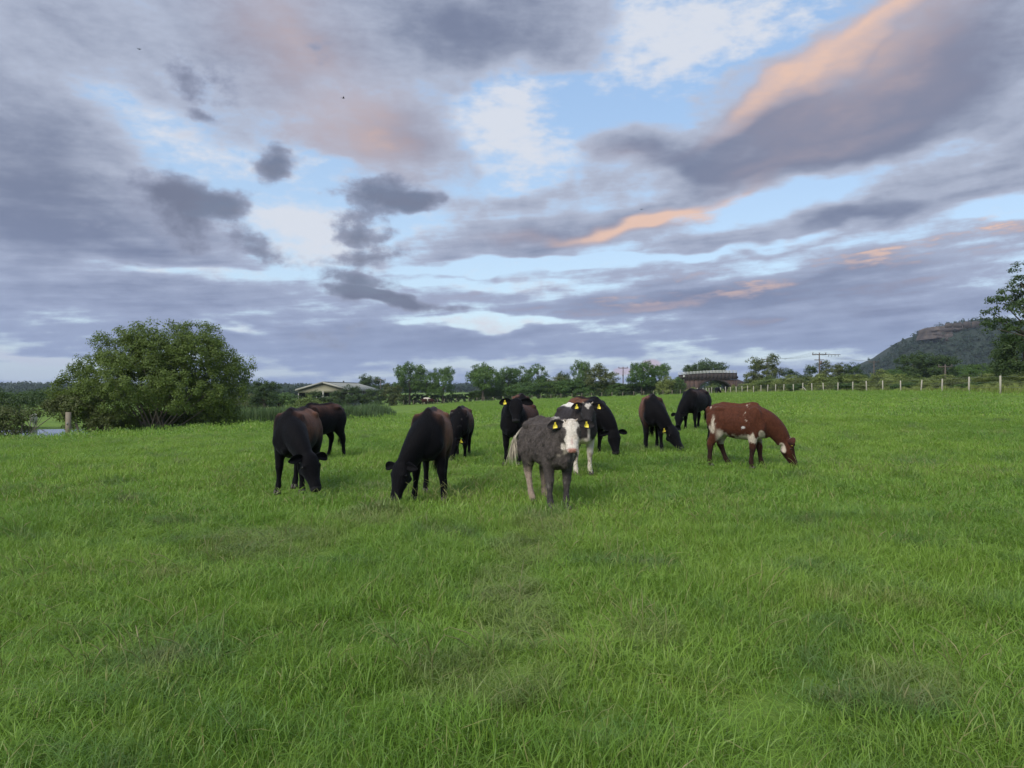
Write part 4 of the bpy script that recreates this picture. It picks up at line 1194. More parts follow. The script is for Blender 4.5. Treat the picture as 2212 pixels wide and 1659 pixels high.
# ------------------------------------------------------------------ brick bridge
def bridge():
    Yb = 190.0
    k = Yb / F
    u0 = 1538.0
    ox = (u0 - 1106) * k
    zb = float(gz(ox, Yb)) - .3
    X = lambda u: (u - u0) * k
    Zv = lambda v: vz(v, Yb) - zb
    e = empty('brick_bridge', (ox, Yb, zb), 0, 'dark brick arch bridge with white railings behind the fence', 'bridge')
    def brick(name, c1, c2, mo):
        m, t = mat(name)
        p = t.n('ShaderNodeTexCoord').outputs['Object']
        s = t.n('ShaderNodeSeparateXYZ', {0: p}).outputs
        v = t.n('ShaderNodeCombineXYZ', {0: s[0], 1: s[2], 2: 0.0}).outputs[0]
        bt = t.n('ShaderNodeTexBrick', {'Vector': v, 'Color1': (*c1, 1), 'Color2': (*c2, 1), 'Mortar': (*mo, 1), 'Scale': 1.0,
                                        'Mortar Size': .012, 'Brick Width': .23, 'Row Height': .075})
        n = t.noise(p, .6, 5, .65).outputs['Fac']
        c = t.mix(t.m('MULTIPLY', t.step(n, .4, .7), .7), bt.outputs['Color'], (0.028, 0.024, 0.023, 1))
        finish(t, t.n('ShaderNodeBsdfPrincipled', {'Base Color': c, 'Roughness': .92}).outputs[0])
        return m
    red = brick('red_brick', (0.085, 0.042, 0.034), (0.065, 0.034, 0.029), (0.075, 0.063, 0.055))
    dark = brick('blue_brick', (0.034, 0.026, 0.026), (0.025, 0.021, 0.023), (0.042, 0.036, 0.034))
    white = plain('white_rail_paint', (0.46, 0.48, 0.46), .5, .15, 2, 0)
    D = 6.0
    # spandrel wall with the arch cut out: strips that follow the arch line
    ua, ub = 1510.0, 1579.0; vcrown, vspring = 822.0, 840.0
    def arch(u):
        t = (u - ua) / (ub - ua) * 2 - 1
        return np.where(np.abs(t) >= 1, 860.0, vspring + (vcrown - vspring) * np.sqrt(np.clip(1 - t * t, 0, 1)) ** 1.15)
    us = np.unique(np.concatenate([np.linspace(1464, ua, 6), np.linspace(ua, ub, 25), np.linspace(ub, 1606, 6)]))
    vtop = lambda u: np.interp(u, [1464, 1478, 1500, 1592, 1606], [824, 820, 819.5, 820, 824])
    for y, nm in ((0.0, 'spandrel_wall'), (D, 'spandrel_wall')):
        mb = MB()
        for a, b in zip(us[:-1], us[1:]):
            m_ = (a + b) / 2
            inside = ua < m_ < ub
            za = Zv(arch(np.clip(a, ua + .01, ub - .01))) if inside else -1.0
            zb_ = Zv(arch(np.clip(b, ua + .01, ub - .01))) if inside else -1.0
            V = [(X(a), y, za), (X(b), y, zb_), (X(b), y, Zv(vtop(b))), (X(a), y, Zv(vtop(a))),
                 (X(a), y + .5, za), (X(b), y + .5, zb_), (X(b), y + .5, Zv(vtop(b))), (X(a), y + .5, Zv(vtop(a)))]
            mb.add(V, [(0, 1, 2, 3), (7, 6, 5, 4), (0, 4, 5, 1), (3, 2, 6, 7), (0, 3, 7, 4), (1, 5, 6, 2)])
        mb.obj(nm, red, e)
    # vault and ring
    mb = MB(); ui = np.linspace(ua + .01, ub - .01, 25)
    for a, b in zip(ui[:-1], ui[1:]):
        V = []
        for y in (.5, D):
            V += [(X(a), y, Zv(arch(a)) + .02), (X(b), y, Zv(arch(b)) + .02), (X(b), y, Zv(arch(b)) + .35), (X(a), y, Zv(arch(a)) + .35)]
        mb.add(V, [(0, 1, 2, 3), (7, 6, 5, 4), (0, 4, 5, 1), (3, 2, 6, 7), (0, 3, 7, 4), (1, 5, 6, 2)])
    mb.obj('vault', dark, e)
    mb = MB()
    for a, b in zip(ui[:-1], ui[1:]):
        V = []
        for y in (-.09, -.003):
            V += [(X(a), y, Zv(arch(a)) - .02), (X(b), y, Zv(arch(b)) - .02), (X(b), y, Zv(arch(b)) + .42), (X(a), y, Zv(arch(a)) + .42)]
        mb.add(V, [(0, 1, 2, 3), (7, 6, 5, 4), (0, 4, 5, 1), (3, 2, 6, 7), (0, 3, 7, 4), (1, 5, 6, 2)])
    mb.obj('arch_ring', dark, e)
    # parapet of dark brick with a gentle hump
    pt = lambda u: np.interp(u, [1478, 1500, 1530, 1560, 1592], [810, 808, 806.5, 806, 806.5])
    for y in (-.12, D + .05):
        mb = MB(); up = np.linspace(1478, 1592, 15)
        for a, b in zip(up[:-1], up[1:]):
            V = []
            for yy in (y, y + .5):
                V += [(X(a), yy, Zv(vtop(a)) + .02), (X(b), yy, Zv(vtop(b)) + .02), (X(b), yy, Zv(pt(b))), (X(a), yy, Zv(pt(a)))]
            mb.add(V, [(0, 1, 2, 3), (7, 6, 5, 4), (0, 4, 5, 1), (3, 2, 6, 7), (0, 3, 7, 4), (1, 5, 6, 2)])
        mb.obj('parapet', dark, e)
        mb = MB()
        for a, b in zip(up[:-1], up[1:]):
            mb.bar((X(a), y + .25, Zv(pt(a)) + .06), (X(b), y + .25, Zv(pt(b)) + .06), .62, .11)
        mb.obj('coping', dark, e)
        mb = MB(); mb.bar((X(1478), y + .2, Zv(820) + .1), (X(1592), y + .2, Zv(820) + .1), .66, .14); mb.obj('string_course', dark, e)
    mb = MB(); mb.box((X(1535), D / 2 + .2, Zv(815)), (X(1596) - X(1474), D - .6, .5)); mb.obj('deck', dark, e)
    # railings
    rt = lambda u: np.interp(u, [1476, 1500, 1530, 1560, 1592], [804.6, 802.8, 801, 800, 800.6])
    ur = np.linspace(1477, 1591, 17)
    for y in (-.05, D + .1):
        for u in ur:
            mb = MB(); mb.box((X(u), y, (Zv(rt(u)) + Zv(pt(u))) / 2 + .05), (.09, .10, Zv(rt(u)) - Zv(pt(u)) + .12)); mb.obj('railing_post', white, e)
        for f in (.02, .42, .8):
            mb = MB()
            for a, b in zip(ur[:-1], ur[1:]):
                za = Zv(rt(a)) - (Zv(rt(a)) - Zv(pt(a))) * f; zz = Zv(rt(b)) - (Zv(rt(b)) - Zv(pt(b))) * f
                mb.bar((X(a), y - .075, za), (X(b), y - .075, zz), .05, .085)
            mb.obj('rail', white, e)
    for s, (ua_, ub_) in enumerate([(1455, 1478), (1592, 1618)]):
        mb = MB()
        V = []
        va = 826 if s == 0 else 819; vb_ = 819 if s == 0 else 830
        for yy in (-.4, .1):
            V += [(X(ua_), yy - (.8 if s == 0 else 0), -1), (X(ub_), yy - (.8 if s else 0), -1), (X(ub_), yy - (.8 if s else 0), Zv(vb_)), (X(ua_), yy - (.8 if s == 0 else 0), Zv(va))]
        mb.add(V, [(0, 1, 2, 3), (7, 6, 5, 4), (0, 4, 5, 1), (3, 2, 6, 7), (0, 3, 7, 4), (1, 5, 6, 2)])
        mb.obj('wing_wall', red if s == 0 else dark, e)
    mb = MB(); mb.box((X(1477), -.3, Zv(813)), (.45, .04, .45)); mb.obj('sign_plate', white, e)
bridge()

# ------------------------------------------------------------------ power poles
POLE = plain('pole_wood', (0.085, 0.070, 0.060), .9, .3, 2, .2)
INS = plain('insulator', (0.10, 0.08, 0.075), .4, .1, 2, 0)
TIPS = {}
def pole(key, label, u, vtop, Y, arm, vbase=None, stays=False, extra=False):
    x, y, z = at(u, Y)
    h = vz(vtop, Y) - z
    e = empty('power_pole', (x, y, z), 0, label, 'pole', 'wooden power poles')
    mb = MB(); mb.tube([(0, 0, -.5), (0, 0, h * .5), (0, 0, h)], [.15, .13, .10], 8); mb.obj('pole', POLE, e, True)
    mb = MB(); mb.bar((-arm / 2, 0, h - .25), (arm / 2, 0, h - .25), .12, .16); mb.obj('crossarm', POLE, e)
    tp = []
    for f in (-.46, 0, .46):
        mb = MB(); zz = h - .17
        mb.tube([(arm * f, 0, zz), (arm * f, 0, zz + .18), (arm * f, 0, zz + .3)], [.05, .10, .05], 8); mb.obj('insulator', INS, e, True)
        tp.append((x + arm * f, y, z + zz + .3))
    TIPS[key] = tp
    if extra:
        mb = MB(); mb.bar((-.9, 0, h * .82), (.9, 0, h * .82), .1, .14); mb.obj('crossarm', POLE, e)
        mb = MB(); mb.box((.2, -.15, h * .74), (.4, .35, .7)); mb.obj('switch_box', INS, e)
        mb = MB(); mb.bar((arm / 2, 0, h - .22), (arm / 2 + 2.6, 0, h - .28), .07, .09); mb.obj('switch_arm', POLE, e)
        for i in range(4):
            mb = MB(); mb.tube([(arm / 2 + .4 + i * .6, 0, h - .3), (arm / 2 + .4 + i * .6, 0, h - .62)], [.05, .04], 6); mb.obj('insulator', INS, e)
    if stays:
        for dx in (2.4, 3.6):
            mb = MB(); mb.tube([(0, 0, h - .6), (dx, .3, 1.0)], .018, 5); mb.obj('stay_wire', WIRE, e)
        mb = MB(); mb.box((-.05, -.15, h * .72), (.3, .3, .55)); mb.obj('switch_box', INS, e)
pole('a', 'dark power pole with stay wires in the gap of the far hedgerow', 1346, 793, 196, 2.4, stays=True)
pole('b', 'tall power pole with long crossarm behind the right brambles', 1770, 763, 142, 2.6, extra=True)
pole('c', 'power pole half hidden behind the large hawthorn', 1657, 774, 175, 2.6)
pole('d', 'small power pole at the foot of the hill slope', 1888, 780, 190, 2.6)
pole('e', 'pole top with crossarm in front of the round dark trees', 2042, 789, 120, 2.2)
pole('f', 'pole behind the barn, crossarm against the dark oak', 822, 819, 240, 3.2)
def spans(label, a, b, sag):
    e = empty('power_line', tuple(np.mean([TIPS[a][1], TIPS[b][1]], 0)), 0, label, 'power line')
    for p, q in zip(TIPS[a], TIPS[b]):
        t = np.linspace(0, 1, 13)[:, None]
        P = np.array(p) * (1 - t) + np.array(q) * t - np.array([[0, 0, 1]]) * (4 * t * (1 - t)) * sag - np.array(e.location)
        MB().tube(P, .016, 5).obj('wire', WIRE, e)
spans('power wires from the half hidden pole to the tall pole', 'c', 'b', .6)
spans('power wires from the tall pole to the hill foot pole', 'b', 'd', .6)

# ------------------------------------------------------------------ birds
BIRD = plain('bird_feather', (0.02, 0.02, 0.022), .8, .2, 20, 0)
def bird(label, u, v, Y, span, yaw, flap):
    e = empty('bird', ((u - 1106) / F * Y, Y, vz(v, Y)), yaw, label, 'bird')
    mb = MB(); mb.tube([(-.11, 0, 0), (-.05, 0, .0), (.03, 0, .005), (.08, 0, .01), (.11, 0, .005)], [.012, .03, .034, .022, .004], 8)
    mb.obj('body', BIRD, e, True)
    for s in (-1, 1):
        V = [(.04, s * .02, .01), (-.05, s * .02, .01), (.05, s * span * .3, .01 + flap * .5), (-.05, s * span * .3, .01 + flap * .5), (-.03, s * span * .5, .01 + flap * .8)]
        V2 = [(a, b, c - .008) for a, b, c in V]
        MB().add(V + V2, [(0, 1, 3, 2), (5, 7, 8, 6), (0, 2, 7, 5), (1, 6, 8, 3)], [(2, 3, 4), (7, 9, 8), (2, 4, 9), (2, 9, 7), (3, 8, 9), (3, 9, 4)]).obj('wing', BIRD, e)
    mb = MB(); mb.add([(-.10, -.012, 0), (-.10, .012, 0), (-.19, .03, 0), (-.19, -.03, 0), (-.10, -.012, .008), (-.10, .012, .008), (-.19, .03, .008), (-.19, -.03, .008)],
                      [(0, 1, 2, 3), (7, 6, 5, 4), (0, 4, 5, 1), (1, 5, 6, 2), (2, 6, 7, 3), (3, 7, 4, 0)]); mb.obj('tail', BIRD, e)
bird('tiny dark bird high in the sky above the centre left clouds', 741, 211, 60, .34, .4, .10)
bird('tiny dark bird near the top left of the sky', 299, 105, 60, .34, 2.0, .06)
bird('tiny dark bird over the orange streak of cloud', 1386, 452, 75, .36, 1.2, .04)
bird('tiny dark bird over the power wires by the large hawthorn', 1696, 776, 110, .5, .9, .10)

# ------------------------------------------------------------------ cattle
def coat_mat(name, rough=0.62, sheen=0.25, bump=0.5):
    m, t = mat(name)
    p = t.n('ShaderNodeTexCoord').outputs['Object']
    c = t.n('ShaderNodeAttribute', None, attribute_name='coat').outputs['Color']
    pm = t.n('ShaderNodeMapping', {'Vector': p, 'Scale': (14, 30, 9)}).outputs[0]
    n = t.noise(pm, 2.2, 5, .65, dist=.8).outputs['Fac']
    k = t.m('MULTIPLY_ADD', t.m('SUBTRACT', n, .5), 1.5, 1.0)
    cc = t.mix(1.0, c, t.n('ShaderNodeCombineColor', {0: k, 1: k, 2: k}).outputs[0], 'MULTIPLY')
    b = t.n('ShaderNodeBump', {'Height': n, 'Strength': bump, 'Distance': .025})
    finish(t, t.n('ShaderNodeBsdfPrincipled', {'Base Color': cc, 'Roughness': rough, 'Specular IOR Level': .06, 'Sheen Weight': sheen,
                                               'Sheen Roughness': .5, 'Sheen Tint': (0.75, 0.8, 1.0, 1), 'Normal': b.outputs[0]}).outputs[0])
    return m
COAT = coat_mat('cattle_coat', sheen=.05)
COAT_W = coat_mat('shaggy_coat', .85, .05, .9)
HAIR, _t = mat('cattle_hair')
finish(_t, _t.n('ShaderNodeBsdfPrincipled', {'Base Color': _t.n('ShaderNodeAttribute', None, attribute_name='coat').outputs['Color'],
                                            'Roughness': .75, 'Specular IOR Level': .12}).outputs[0])
EYE_M = plain('eye', (0.008, 0.006, 0.006), .08, .05, 2, 0)
HOOF_M = plain('hoof', (0.05, 0.042, 0.036), .6, .3, 20, .2)
HORN_M = plain('horn_bud', (0.30, 0.25, 0.20), .5, .2, 20, .1)
TAG_M = plain('yellow_tag', (0.78, 0.64, 0.06), .45, .08, 20, 0)
TAGW_M = plain('pale_tag', (0.75, 0.74, 0.66), .45, .05, 20, 0)

def bez(P0, P1, P2, n):
    t = np.linspace(0, 1, n)[:, None]
    return (1 - t) ** 2 * P0 + 2 * t * (1 - t) * P1 + t ** 2 * P2
nrm = lambda a: a / (np.linalg.norm(a) + 1e-12)

BX = 0.85            # young animals: shorter in the body than a grown cow
def leg_path(front, side, dx, dy):
    """joints top to bottom with radius across and along; dx, dy shift the foot"""
    if front:
        J = [(.34, .115, .92, .075, .15), (.35, .135, .78, .085, .135), (.335, .145, .66, .075, .095), (.345, .14, .53, .060, .070), (.355, .135, .44, .050, .056),
             (.362, .132, .375, .050, .056), (.358, .13, .31, .038, .042), (.352, .13, .22, .031, .036), (.352, .13, .145, .036, .042), (.362, .13, .105, .041, .045),
             (.385, .13, .06, .040, .044), (.395, .13, .02, .044, .052)]
        top = .80
    else:
        J = [(-.50, .11, 1.00, .11, .19), (-.50, .14, .86, .115, .20), (-.47, .155, .73, .105, .175), (-.50, .150, .62, .080, .115), (-.555, .14, .53, .055, .078),
             (-.605, .135, .455, .044, .066), (-.612, .135, .40, .042, .056), (-.600, .135, .32, .034, .044), (-.592, .135, .22, .032, .038), (-.588, .135, .145, .037, .043),
             (-.575, .135, .105, .041, .045), (-.55, .135, .06, .040, .044), (-.538, .135, .02, .044, .052)]
        top = .80
    J = np.array(J, float)
    J[:, 0] *= BX
    J[:, 3:] *= np.interp(J[:, 2], [.1, .5, .7], [1.14, 1.2, 1.06])[:, None]
    J[:, 1] *= side
    k = np.clip((top - J[:, 2]) / top, 0, 1) ** 1.15
    J[:, 0] += k * dx; J[:, 1] += k * dy
    return J

def cow(label, x, y, theta, sc, poll, muz, coat, face=None, neckmid=None, legs=(0, 0, 0, 0), spread=(0, 0, 0, 0), tags=(), horns=False, tail='hang',
        shaggy=False, hair=6000, voxel=.016, belly=1.0, seed=1, tail_white=False, ear_up=0.0, cat='cow', name='cow', tag_side=1, eye_on=True, bx=.81, neckw=1.0, ears=.9, headw=1.0):
    """x, y: where the middle between the front feet stands; theta: heading in degrees"""
    global BX
    BX = bx; hx = .36 * bx; po = np.array([.60 * (1 - bx), 0, 0])
    g = rng_(seed)
    th = R(theta)
    rx, ry = x - hx * sc * math.cos(th), y - hx * sc * math.sin(th)
    e = empty(name, (rx, ry, 0), th, label, cat, 'cattle in the pasture')
    gl = lambda lx, ly: float(gz(rx + sc * (lx * math.cos(th) - ly * math.sin(th)), ry + sc * (lx * math.sin(th) + ly * math.cos(th))))
    zf, zr = gl(.36 * BX, 0), gl(-.58 * BX, 0)
    z0 = (zf + zr) / 2
    e.location = (rx, ry, z0)
    e.scale = (sc, sc, sc)
    poll = np.array(poll, float) - po; muz = np.array(muz, float) - po
    if neckmid is not None: neckmid = np.array(neckmid, float) - po
    mb = MB()
    # trunk: x, top, bottom, half width
    S = np.array([(-.745, 1.06, .90, .035), (-.725, 1.11, .80, .10), (-.66, 1.165, .70, .185), (-.57, 1.195, .62, .235), (-.47, 1.20, .58, .255), (-.36, 1.195, .585, .250),
                  (-.24, 1.175, .56, .262), (-.10, 1.165, .535, .275), (.05, 1.165, .522, .278), (.18, 1.17, .517, .266), (.29, 1.185, .515, .246), (.38, 1.19, .52, .228),
                  (.46, 1.165, .535, .218), (.54, 1.10, .56, .195), (.61, 1.01, .58, .155), (.66, .92, .64, .07)])
    S[:, 0] *= BX
    bel = (S[:, 0] > -.40) & (S[:, 0] < .35)
    S[:, 3] *= np.where(bel, belly, 1.0)
    cz = (S[:, 1] + S[:, 2]) / 2; hz = (S[:, 1] - S[:, 2]) / 2
    seg = 28; a = np.linspace(0, 2 * np.pi, seg, endpoint=False)
    V = []
    for i in range(len(S)):
        ca, sa = np.cos(a), np.sin(a)
        w = S[i, 3] * np.sign(ca) * np.abs(ca) ** .88 * (1 - .16 * np.clip(sa, 0, 1) ** 1.5 + 0.03 * np.clip(-sa, 0, 1))
        V.append(np.stack([np.full(seg, S[i, 0]), w, cz[i] + hz[i] * np.sign(sa) * np.abs(sa) ** .95], -1))
    n = len(S)
    V = np.vstack(V + [[[S[0, 0] - .01, 0, cz[0]]], [[S[-1, 0] + .02, 0, cz[-1]]]])
    i = np.arange(n - 1)[:, None] * seg; j = np.arange(seg)[None, :]; k = (j + 1) % seg
    Q = np.stack([i + j, i + k, i + seg + k, i + seg + j], -1).reshape(-1, 4)
    jj = np.arange(seg); kk = (jj + 1) % seg
    mb.add(V, Q, np.vstack([np.stack([np.full(seg, n * seg), kk, jj], -1), np.stack([np.full(seg, n * seg + 1), (n - 1) * seg + jj, (n - 1) * seg + kk], -1)]))
    for s in (-1, 1):
        mb.ball((-.44 * BX, s * .165, 1.09), (.11, .055, .055))          # hook bones
        mb.ball((-.70 * BX, s * .085, 1.05), (.05, .05, .05))            # pin bones
        mb.ball((.36 * BX, s * .150, .93), (.15, .080, .22))             # shoulder blades
        mb.ball((.50 * BX, s * .13, .76), (.10, .085, .13))              # points of shoulder
        mb.ball((-.53 * BX, s * .135, .86), (.18, .12, .20))             # thighs
    mb.tube([(-.70 * BX, 0, 1.10), (-.4 * BX, 0, 1.185), (0, 0, 1.155), (.3 * BX, 0, 1.185), (.42 * BX, 0, 1.165)], [.035, .05, .045, .05, .05], 10)
    mb.ball((.57 * BX, 0, .65), (.10, .07, .10))                        # brisket
    for fr, sd, dx, dy in ((1, 1, legs[0], spread[0]), (1, -1, legs[1], spread[1]), (0, 1, legs[2], spread[2]), (0, -1, legs[3], spread[3])):
        J = leg_path(fr, sd, dx, dy)
        dz = (zf if fr else zr) - z0
        kz = np.clip((.8 - J[:, 2]) / .8, 0, 1)
        J[:, 2] += kz * dz / sc
        mb.tube(J[:, :3], J[:, 3], 14, J[:, 4], up=(1, 0, 0))
    # neck
    f = nrm(muz - poll)
    if face is None:
        hd = muz - np.array([.29, 0, .93]); hd[2] = 0; hd = nrm(hd)
    else:
        hd = nrm(np.array([face[0], face[1], 0.0]))
    up = hd + np.array([0, 0, 1.0]); up = nrm(up - (up @ f) * f)
    side = np.cross(up, f)                                          # towards the animal's left
    P0 = np.array([.30 * BX, 0, .94]); P2 = poll - up * .065 + f * .05
    P1 = np.array(neckmid, float) if neckmid is not None else (P0 * .42 + P2 * .58 + np.array([.05, 0, .06]))
    NP = bez(P0, P1, P2, 12); t_ = np.linspace(0, 1, 12)
    mb.tube(NP, np.interp(t_, [0, .35, .7, 1], [.205, .185, .140, .100]) * neckw, 18, np.interp(t_, [0, .35, .7, 1], [.240, .215, .175, .130]), up=(0.35 * 1, 0, 1))
    # dewlap under the neck
    dl = NP[2:9].copy(); T_ = np.gradient(dl, axis=0); T_ /= np.linalg.norm(T_, axis=1)[:, None]
    dn = np.array([0, 0, -1.0]) - (T_ @ np.array([0, 0, -1.0]))[:, None] * T_; dn /= np.linalg.norm(dn, axis=1)[:, None] + 1e-9
    dl = dl + dn * np.interp(np.linspace(0, 1, 7), [0, 1], [.19, .12])[:, None]
    mb.tube(dl, .035, 10)
    # head along f, forehead towards up
    HL = float(np.linalg.norm(muz - poll))
    hs = HL / .47
    st = [(-.045, .045, .035, -.055), (-.02, .075, .055, -.075), (.03, .098, .068, -.095), (.09, .108, .068, -.120), (.15, .112, .064, -.138), (.20, .108, .056, -.140), (.26, .092, .046, -.125),
          (.32, .074, .040, -.105), (.37, .066, .040, -.092), (.41, .068, .042, -.088), (.445, .070, .036, -.085), (.468, .060, .022, -.072), (.478, .040, .004, -.050)]
    seg = 22; a = np.linspace(0, 2 * np.pi, seg, endpoint=False); V = []
    for (t, hw, ut, ub) in st:
        hw, ut, ub = hw * 1.16 * headw, ut * 1.10, ub * 1.12
        ca, sa = np.cos(a), np.sin(a)
        c = (ut + ub) / 2; h = (ut - ub) / 2
        wid = hw * np.sign(ca) * np.abs(ca) ** .85 * np.where(sa < 0, 1 - .42 * np.abs(sa) ** 1.2, 1.0)
        V.append((poll + f * t * hs)[None] + side[None] * (wid * hs)[:, None] + up[None] * ((c + h * np.sign(sa) * np.abs(sa) ** .8) * hs)[:, None])
    n = len(st)
    V = np.vstack(V + [[poll + f * (-.055) * hs - up * .01], [poll + f * .482 * hs - up * .025 * hs]])
    i = np.arange(n - 1)[:, None] * seg; j = np.arange(seg)[None, :]; k = (j + 1) % seg
    Q = np.stack([i + j, i + k, i + seg + k, i + seg + j], -1).reshape(-1, 4)
    jj = np.arange(seg); kk = (jj + 1) % seg
    mb.add(V, Q, np.vstack([np.stack([np.full(seg, n * seg), kk, jj], -1), np.stack([np.full(seg, n * seg + 1), (n - 1) * seg + jj, (n - 1) * seg + kk], -1)]))
    H = lambda t, l, u: poll + f * t * hs + side * l * hs + up * u * hs
    for s in (-1, 1):
        mb.ball(H(.145, s * .098 * headw, .020), np.array([.036, .036, .036]) * hs, 10, 6)   # brow
        mb.ball(H(.17, s * .068, -.105), np.array([.055, .055, .055]) * hs, 10, 6)   # cheek
        mb.ball(H(.445, s * .040, .0), np.array([.028, .028, .028]) * hs, 8, 6)      # nostril rims
    tmp = bpy.data.objects.new('tmp', mb.mesh('tmp'))
    COL.objects.link(tmp)
    md = tmp.modifiers.new('r', 'REMESH'); md.mode = 'VOXEL'; md.voxel_size = voxel; md.use_smooth_shade = True
    md = tmp.modifiers.new('s', 'SMOOTH'); md.factor = .5; md.iterations = 11
    dg = bpy.context.evaluated_depsgraph_get()
    me0 = bpy.data.meshes.new_from_object(tmp.evaluated_get(dg))
    old = tmp.data
    bpy.data.objects.remove(tmp); bpy.data.meshes.remove(old)
    nv = len(me0.vertices)
    B = np.empty(nv * 3, np.float32); me0.vertices.foreach_get('co', B); B = B.reshape(-1, 3).astype(float)
    npol = len(me0.polygons)
    lt = np.empty(npol, np.int32); me0.polygons.foreach_get('loop_total', lt)
    li = np.empty(len(me0.loops), np.int32); me0.loops.foreach_get('vertex_index', li)
    st_ = np.concatenate([[0], np.cumsum(lt)[:-1]])
    q4 = np.stack([li[st_[lt == 4] + k] for k in range(4)], -1); q3 = np.stack([li[st_[lt == 3] + k] for k in range(3)], -1) if (lt == 3).any() else np.zeros((0, 3), int)
    bpy.data.meshes.remove(me0)
    if shaggy:
        me_n = nrm_verts(B, q4)
        d = (fbm(B * np.array([1, 1, .7]), 19, 3, 4) - .5) * .055 * sstep(B[:, 2], .45, .8)
        hm = np.linalg.norm(B - (poll + f * .2), axis=1) > .3
        B += me_n * (d * hm)[:, None]
    # ears: cupped leaf shapes, part of the same skin
    eb = MB(); earinfo = []
    for s in (-1, 1):
        base = H(.025, s * .098 * headw, .005)
        ax = nrm(side * s * 1.0 - f * .18 - up * (.05 - ear_up) + np.array([0, 0, -.06]))
        # opening of the ear looks along the face direction
        opn = nrm(f * .35 + up * .75 + side * s * .05); opn = nrm(opn - (opn @ ax) * ax)
        wv = np.cross(ax, opn)
        L = .205 * hs * ears; rows = []
        prof = [(0, .028), (.12, .040), (.3, .053), (.5, .058), (.7, .051), (.86, .035), (.96, .018), (1.0, .004)]
        A = np.linspace(-1, 1, 7)
        for lay in (0, 1):
            for (t, w) in prof:
                for q in A:
                    cup = (q * q) * .9 * w - .004 * 0
                    pnt = base + ax * L * t + wv * w * hs * ears * 1.1 * q + opn * (cup * .75 * hs) - opn * (.010 * lay + .02 * (1 - t) * lay) - np.array([0, 0, .05 * t * t * hs])
                    rows.append(pnt)
        m = len(prof); c7 = 7; off = m * c7
        F4 = []
        for r_ in range(m - 1):
            for q in range(6):
                i0 = r_ * c7 + q
                F4.append((i0, i0 + 1, i0 + c7 + 1, i0 + c7)); F4.append((off + i0, off + i0 + c7, off + i0 + c7 + 1, off + i0 + 1))
            for q in (0, 6):
                i0 = r_ * c7 + q
                F4.append((i0, i0 + c7, off + i0 + c7, off + i0) if q == 0 else (i0, off + i0, off + i0 + c7, i0 + c7))
        F4 += [((m - 1) * c7 + q, off + (m - 1) * c7 + q, off + (m - 1) * c7 + q + 1, (m - 1) * c7 + q + 1) for q in range(6)]
        eb.add(np.array(rows), F4)
        earinfo.append((s, base, ax, wv, opn, L))
    EV = np.vstack(eb.V); EF = np.vstack(eb.F4)
    allV = np.vstack([B, EV])
    hd_t = ((allV - poll) @ f) / hs; hd_l = ((allV - poll) @ side) / hs; hd_u = ((allV - poll) @ up) / hs
    ear = np.zeros(len(allV), bool); ear[nv:] = True
    inhead = (hd_t > -.06) & (hd_t < .52) & (np.abs(hd_l) < .15) & (hd_u > -.19) & (hd_u < .12) & ~ear
    nd = np.min(np.linalg.norm(allV[:, None, :] - NP[None, 3:, :], axis=2), axis=1)
    VC = allV.copy(); VC[:, 0] /= BX
    C = coat(VC, dict(t=hd_t, l=hd_l, u=hd_u, head=inhead, ear=ear, neck=nd, nb=nv))
    me = mesh('body', allV, [q4, EF + nv] + ([q3] if len(q3) else []), True)
    attr_c(me, 'coat', C)
    obj('body', me, e, COAT_W if shaggy else COAT)
    # eyes, hooves, horns, tags, tail, hair
    if eye_on:
        for s in (-1, 1):
            MB().ball(H(.152, s * .118 * headw, -.004), .0165 * hs, 10, 8).obj('eye', EYE_M, e, True)
            MB().ball(H(.462, s * .036, -.012), np.array([.013, .013, .013]) * hs, 8, 6).obj('nostril', EYE_M, e, True)
    for fr, sd, dx, dy in ((1, 1, legs[0], spread[0]), (1, -1, legs[1], spread[1]), (0, 1, legs[2], spread[2]), (0, -1, legs[3], spread[3])):
        J = leg_path(fr, sd, dx, dy); p = J[-1]; dz = ((zf if fr else zr) - z0) / sc
        hb = MB()
        for q in (-1, 1):
            V = []
            for zz, fx, bx, w in ((0.0, .085, -.045, .038), (.035, .065, -.043, .036), (.068, .035, -.035, .030)):
                V += [(p[0] + bx, p[1] + q * .024 - w / 2, zz + dz), (p[0] + fx * .75, p[1] + q * .022 - w / 2, zz + dz), (p[0] + fx, p[1] + q * .014, zz + dz), (p[0] + fx * .75, p[1] + q * .022 + w / 2, zz + dz), (p[0] + bx, p[1] + q * .024 + w / 2, zz + dz)]
            F4 = [(r_ * 5 + c, r_ * 5 + (c + 1) % 5, r_ * 5 + 5 + (c + 1) % 5, r_ * 5 + 5 + c) for r_ in range(2) for c in range(5)]
            hb.add(V, F4 + [(10, 11, 13, 14), (0, 4, 3, 1)], [(11, 12, 13), (1, 3, 2)])
        hb.obj('hoof', HOOF_M, e)
    if horns:
        for s in (-1, 1):
            b = H(.0, s * .070, .035)
            MB().tube([b, b + (up * .03 + side * s * .018 - f * .01) * hs, b + (up * .055 + side * s * .03 - f * .015) * hs], [.018 * hs, .013 * hs, .003], 8).obj('horn', HORN_M, e, True)
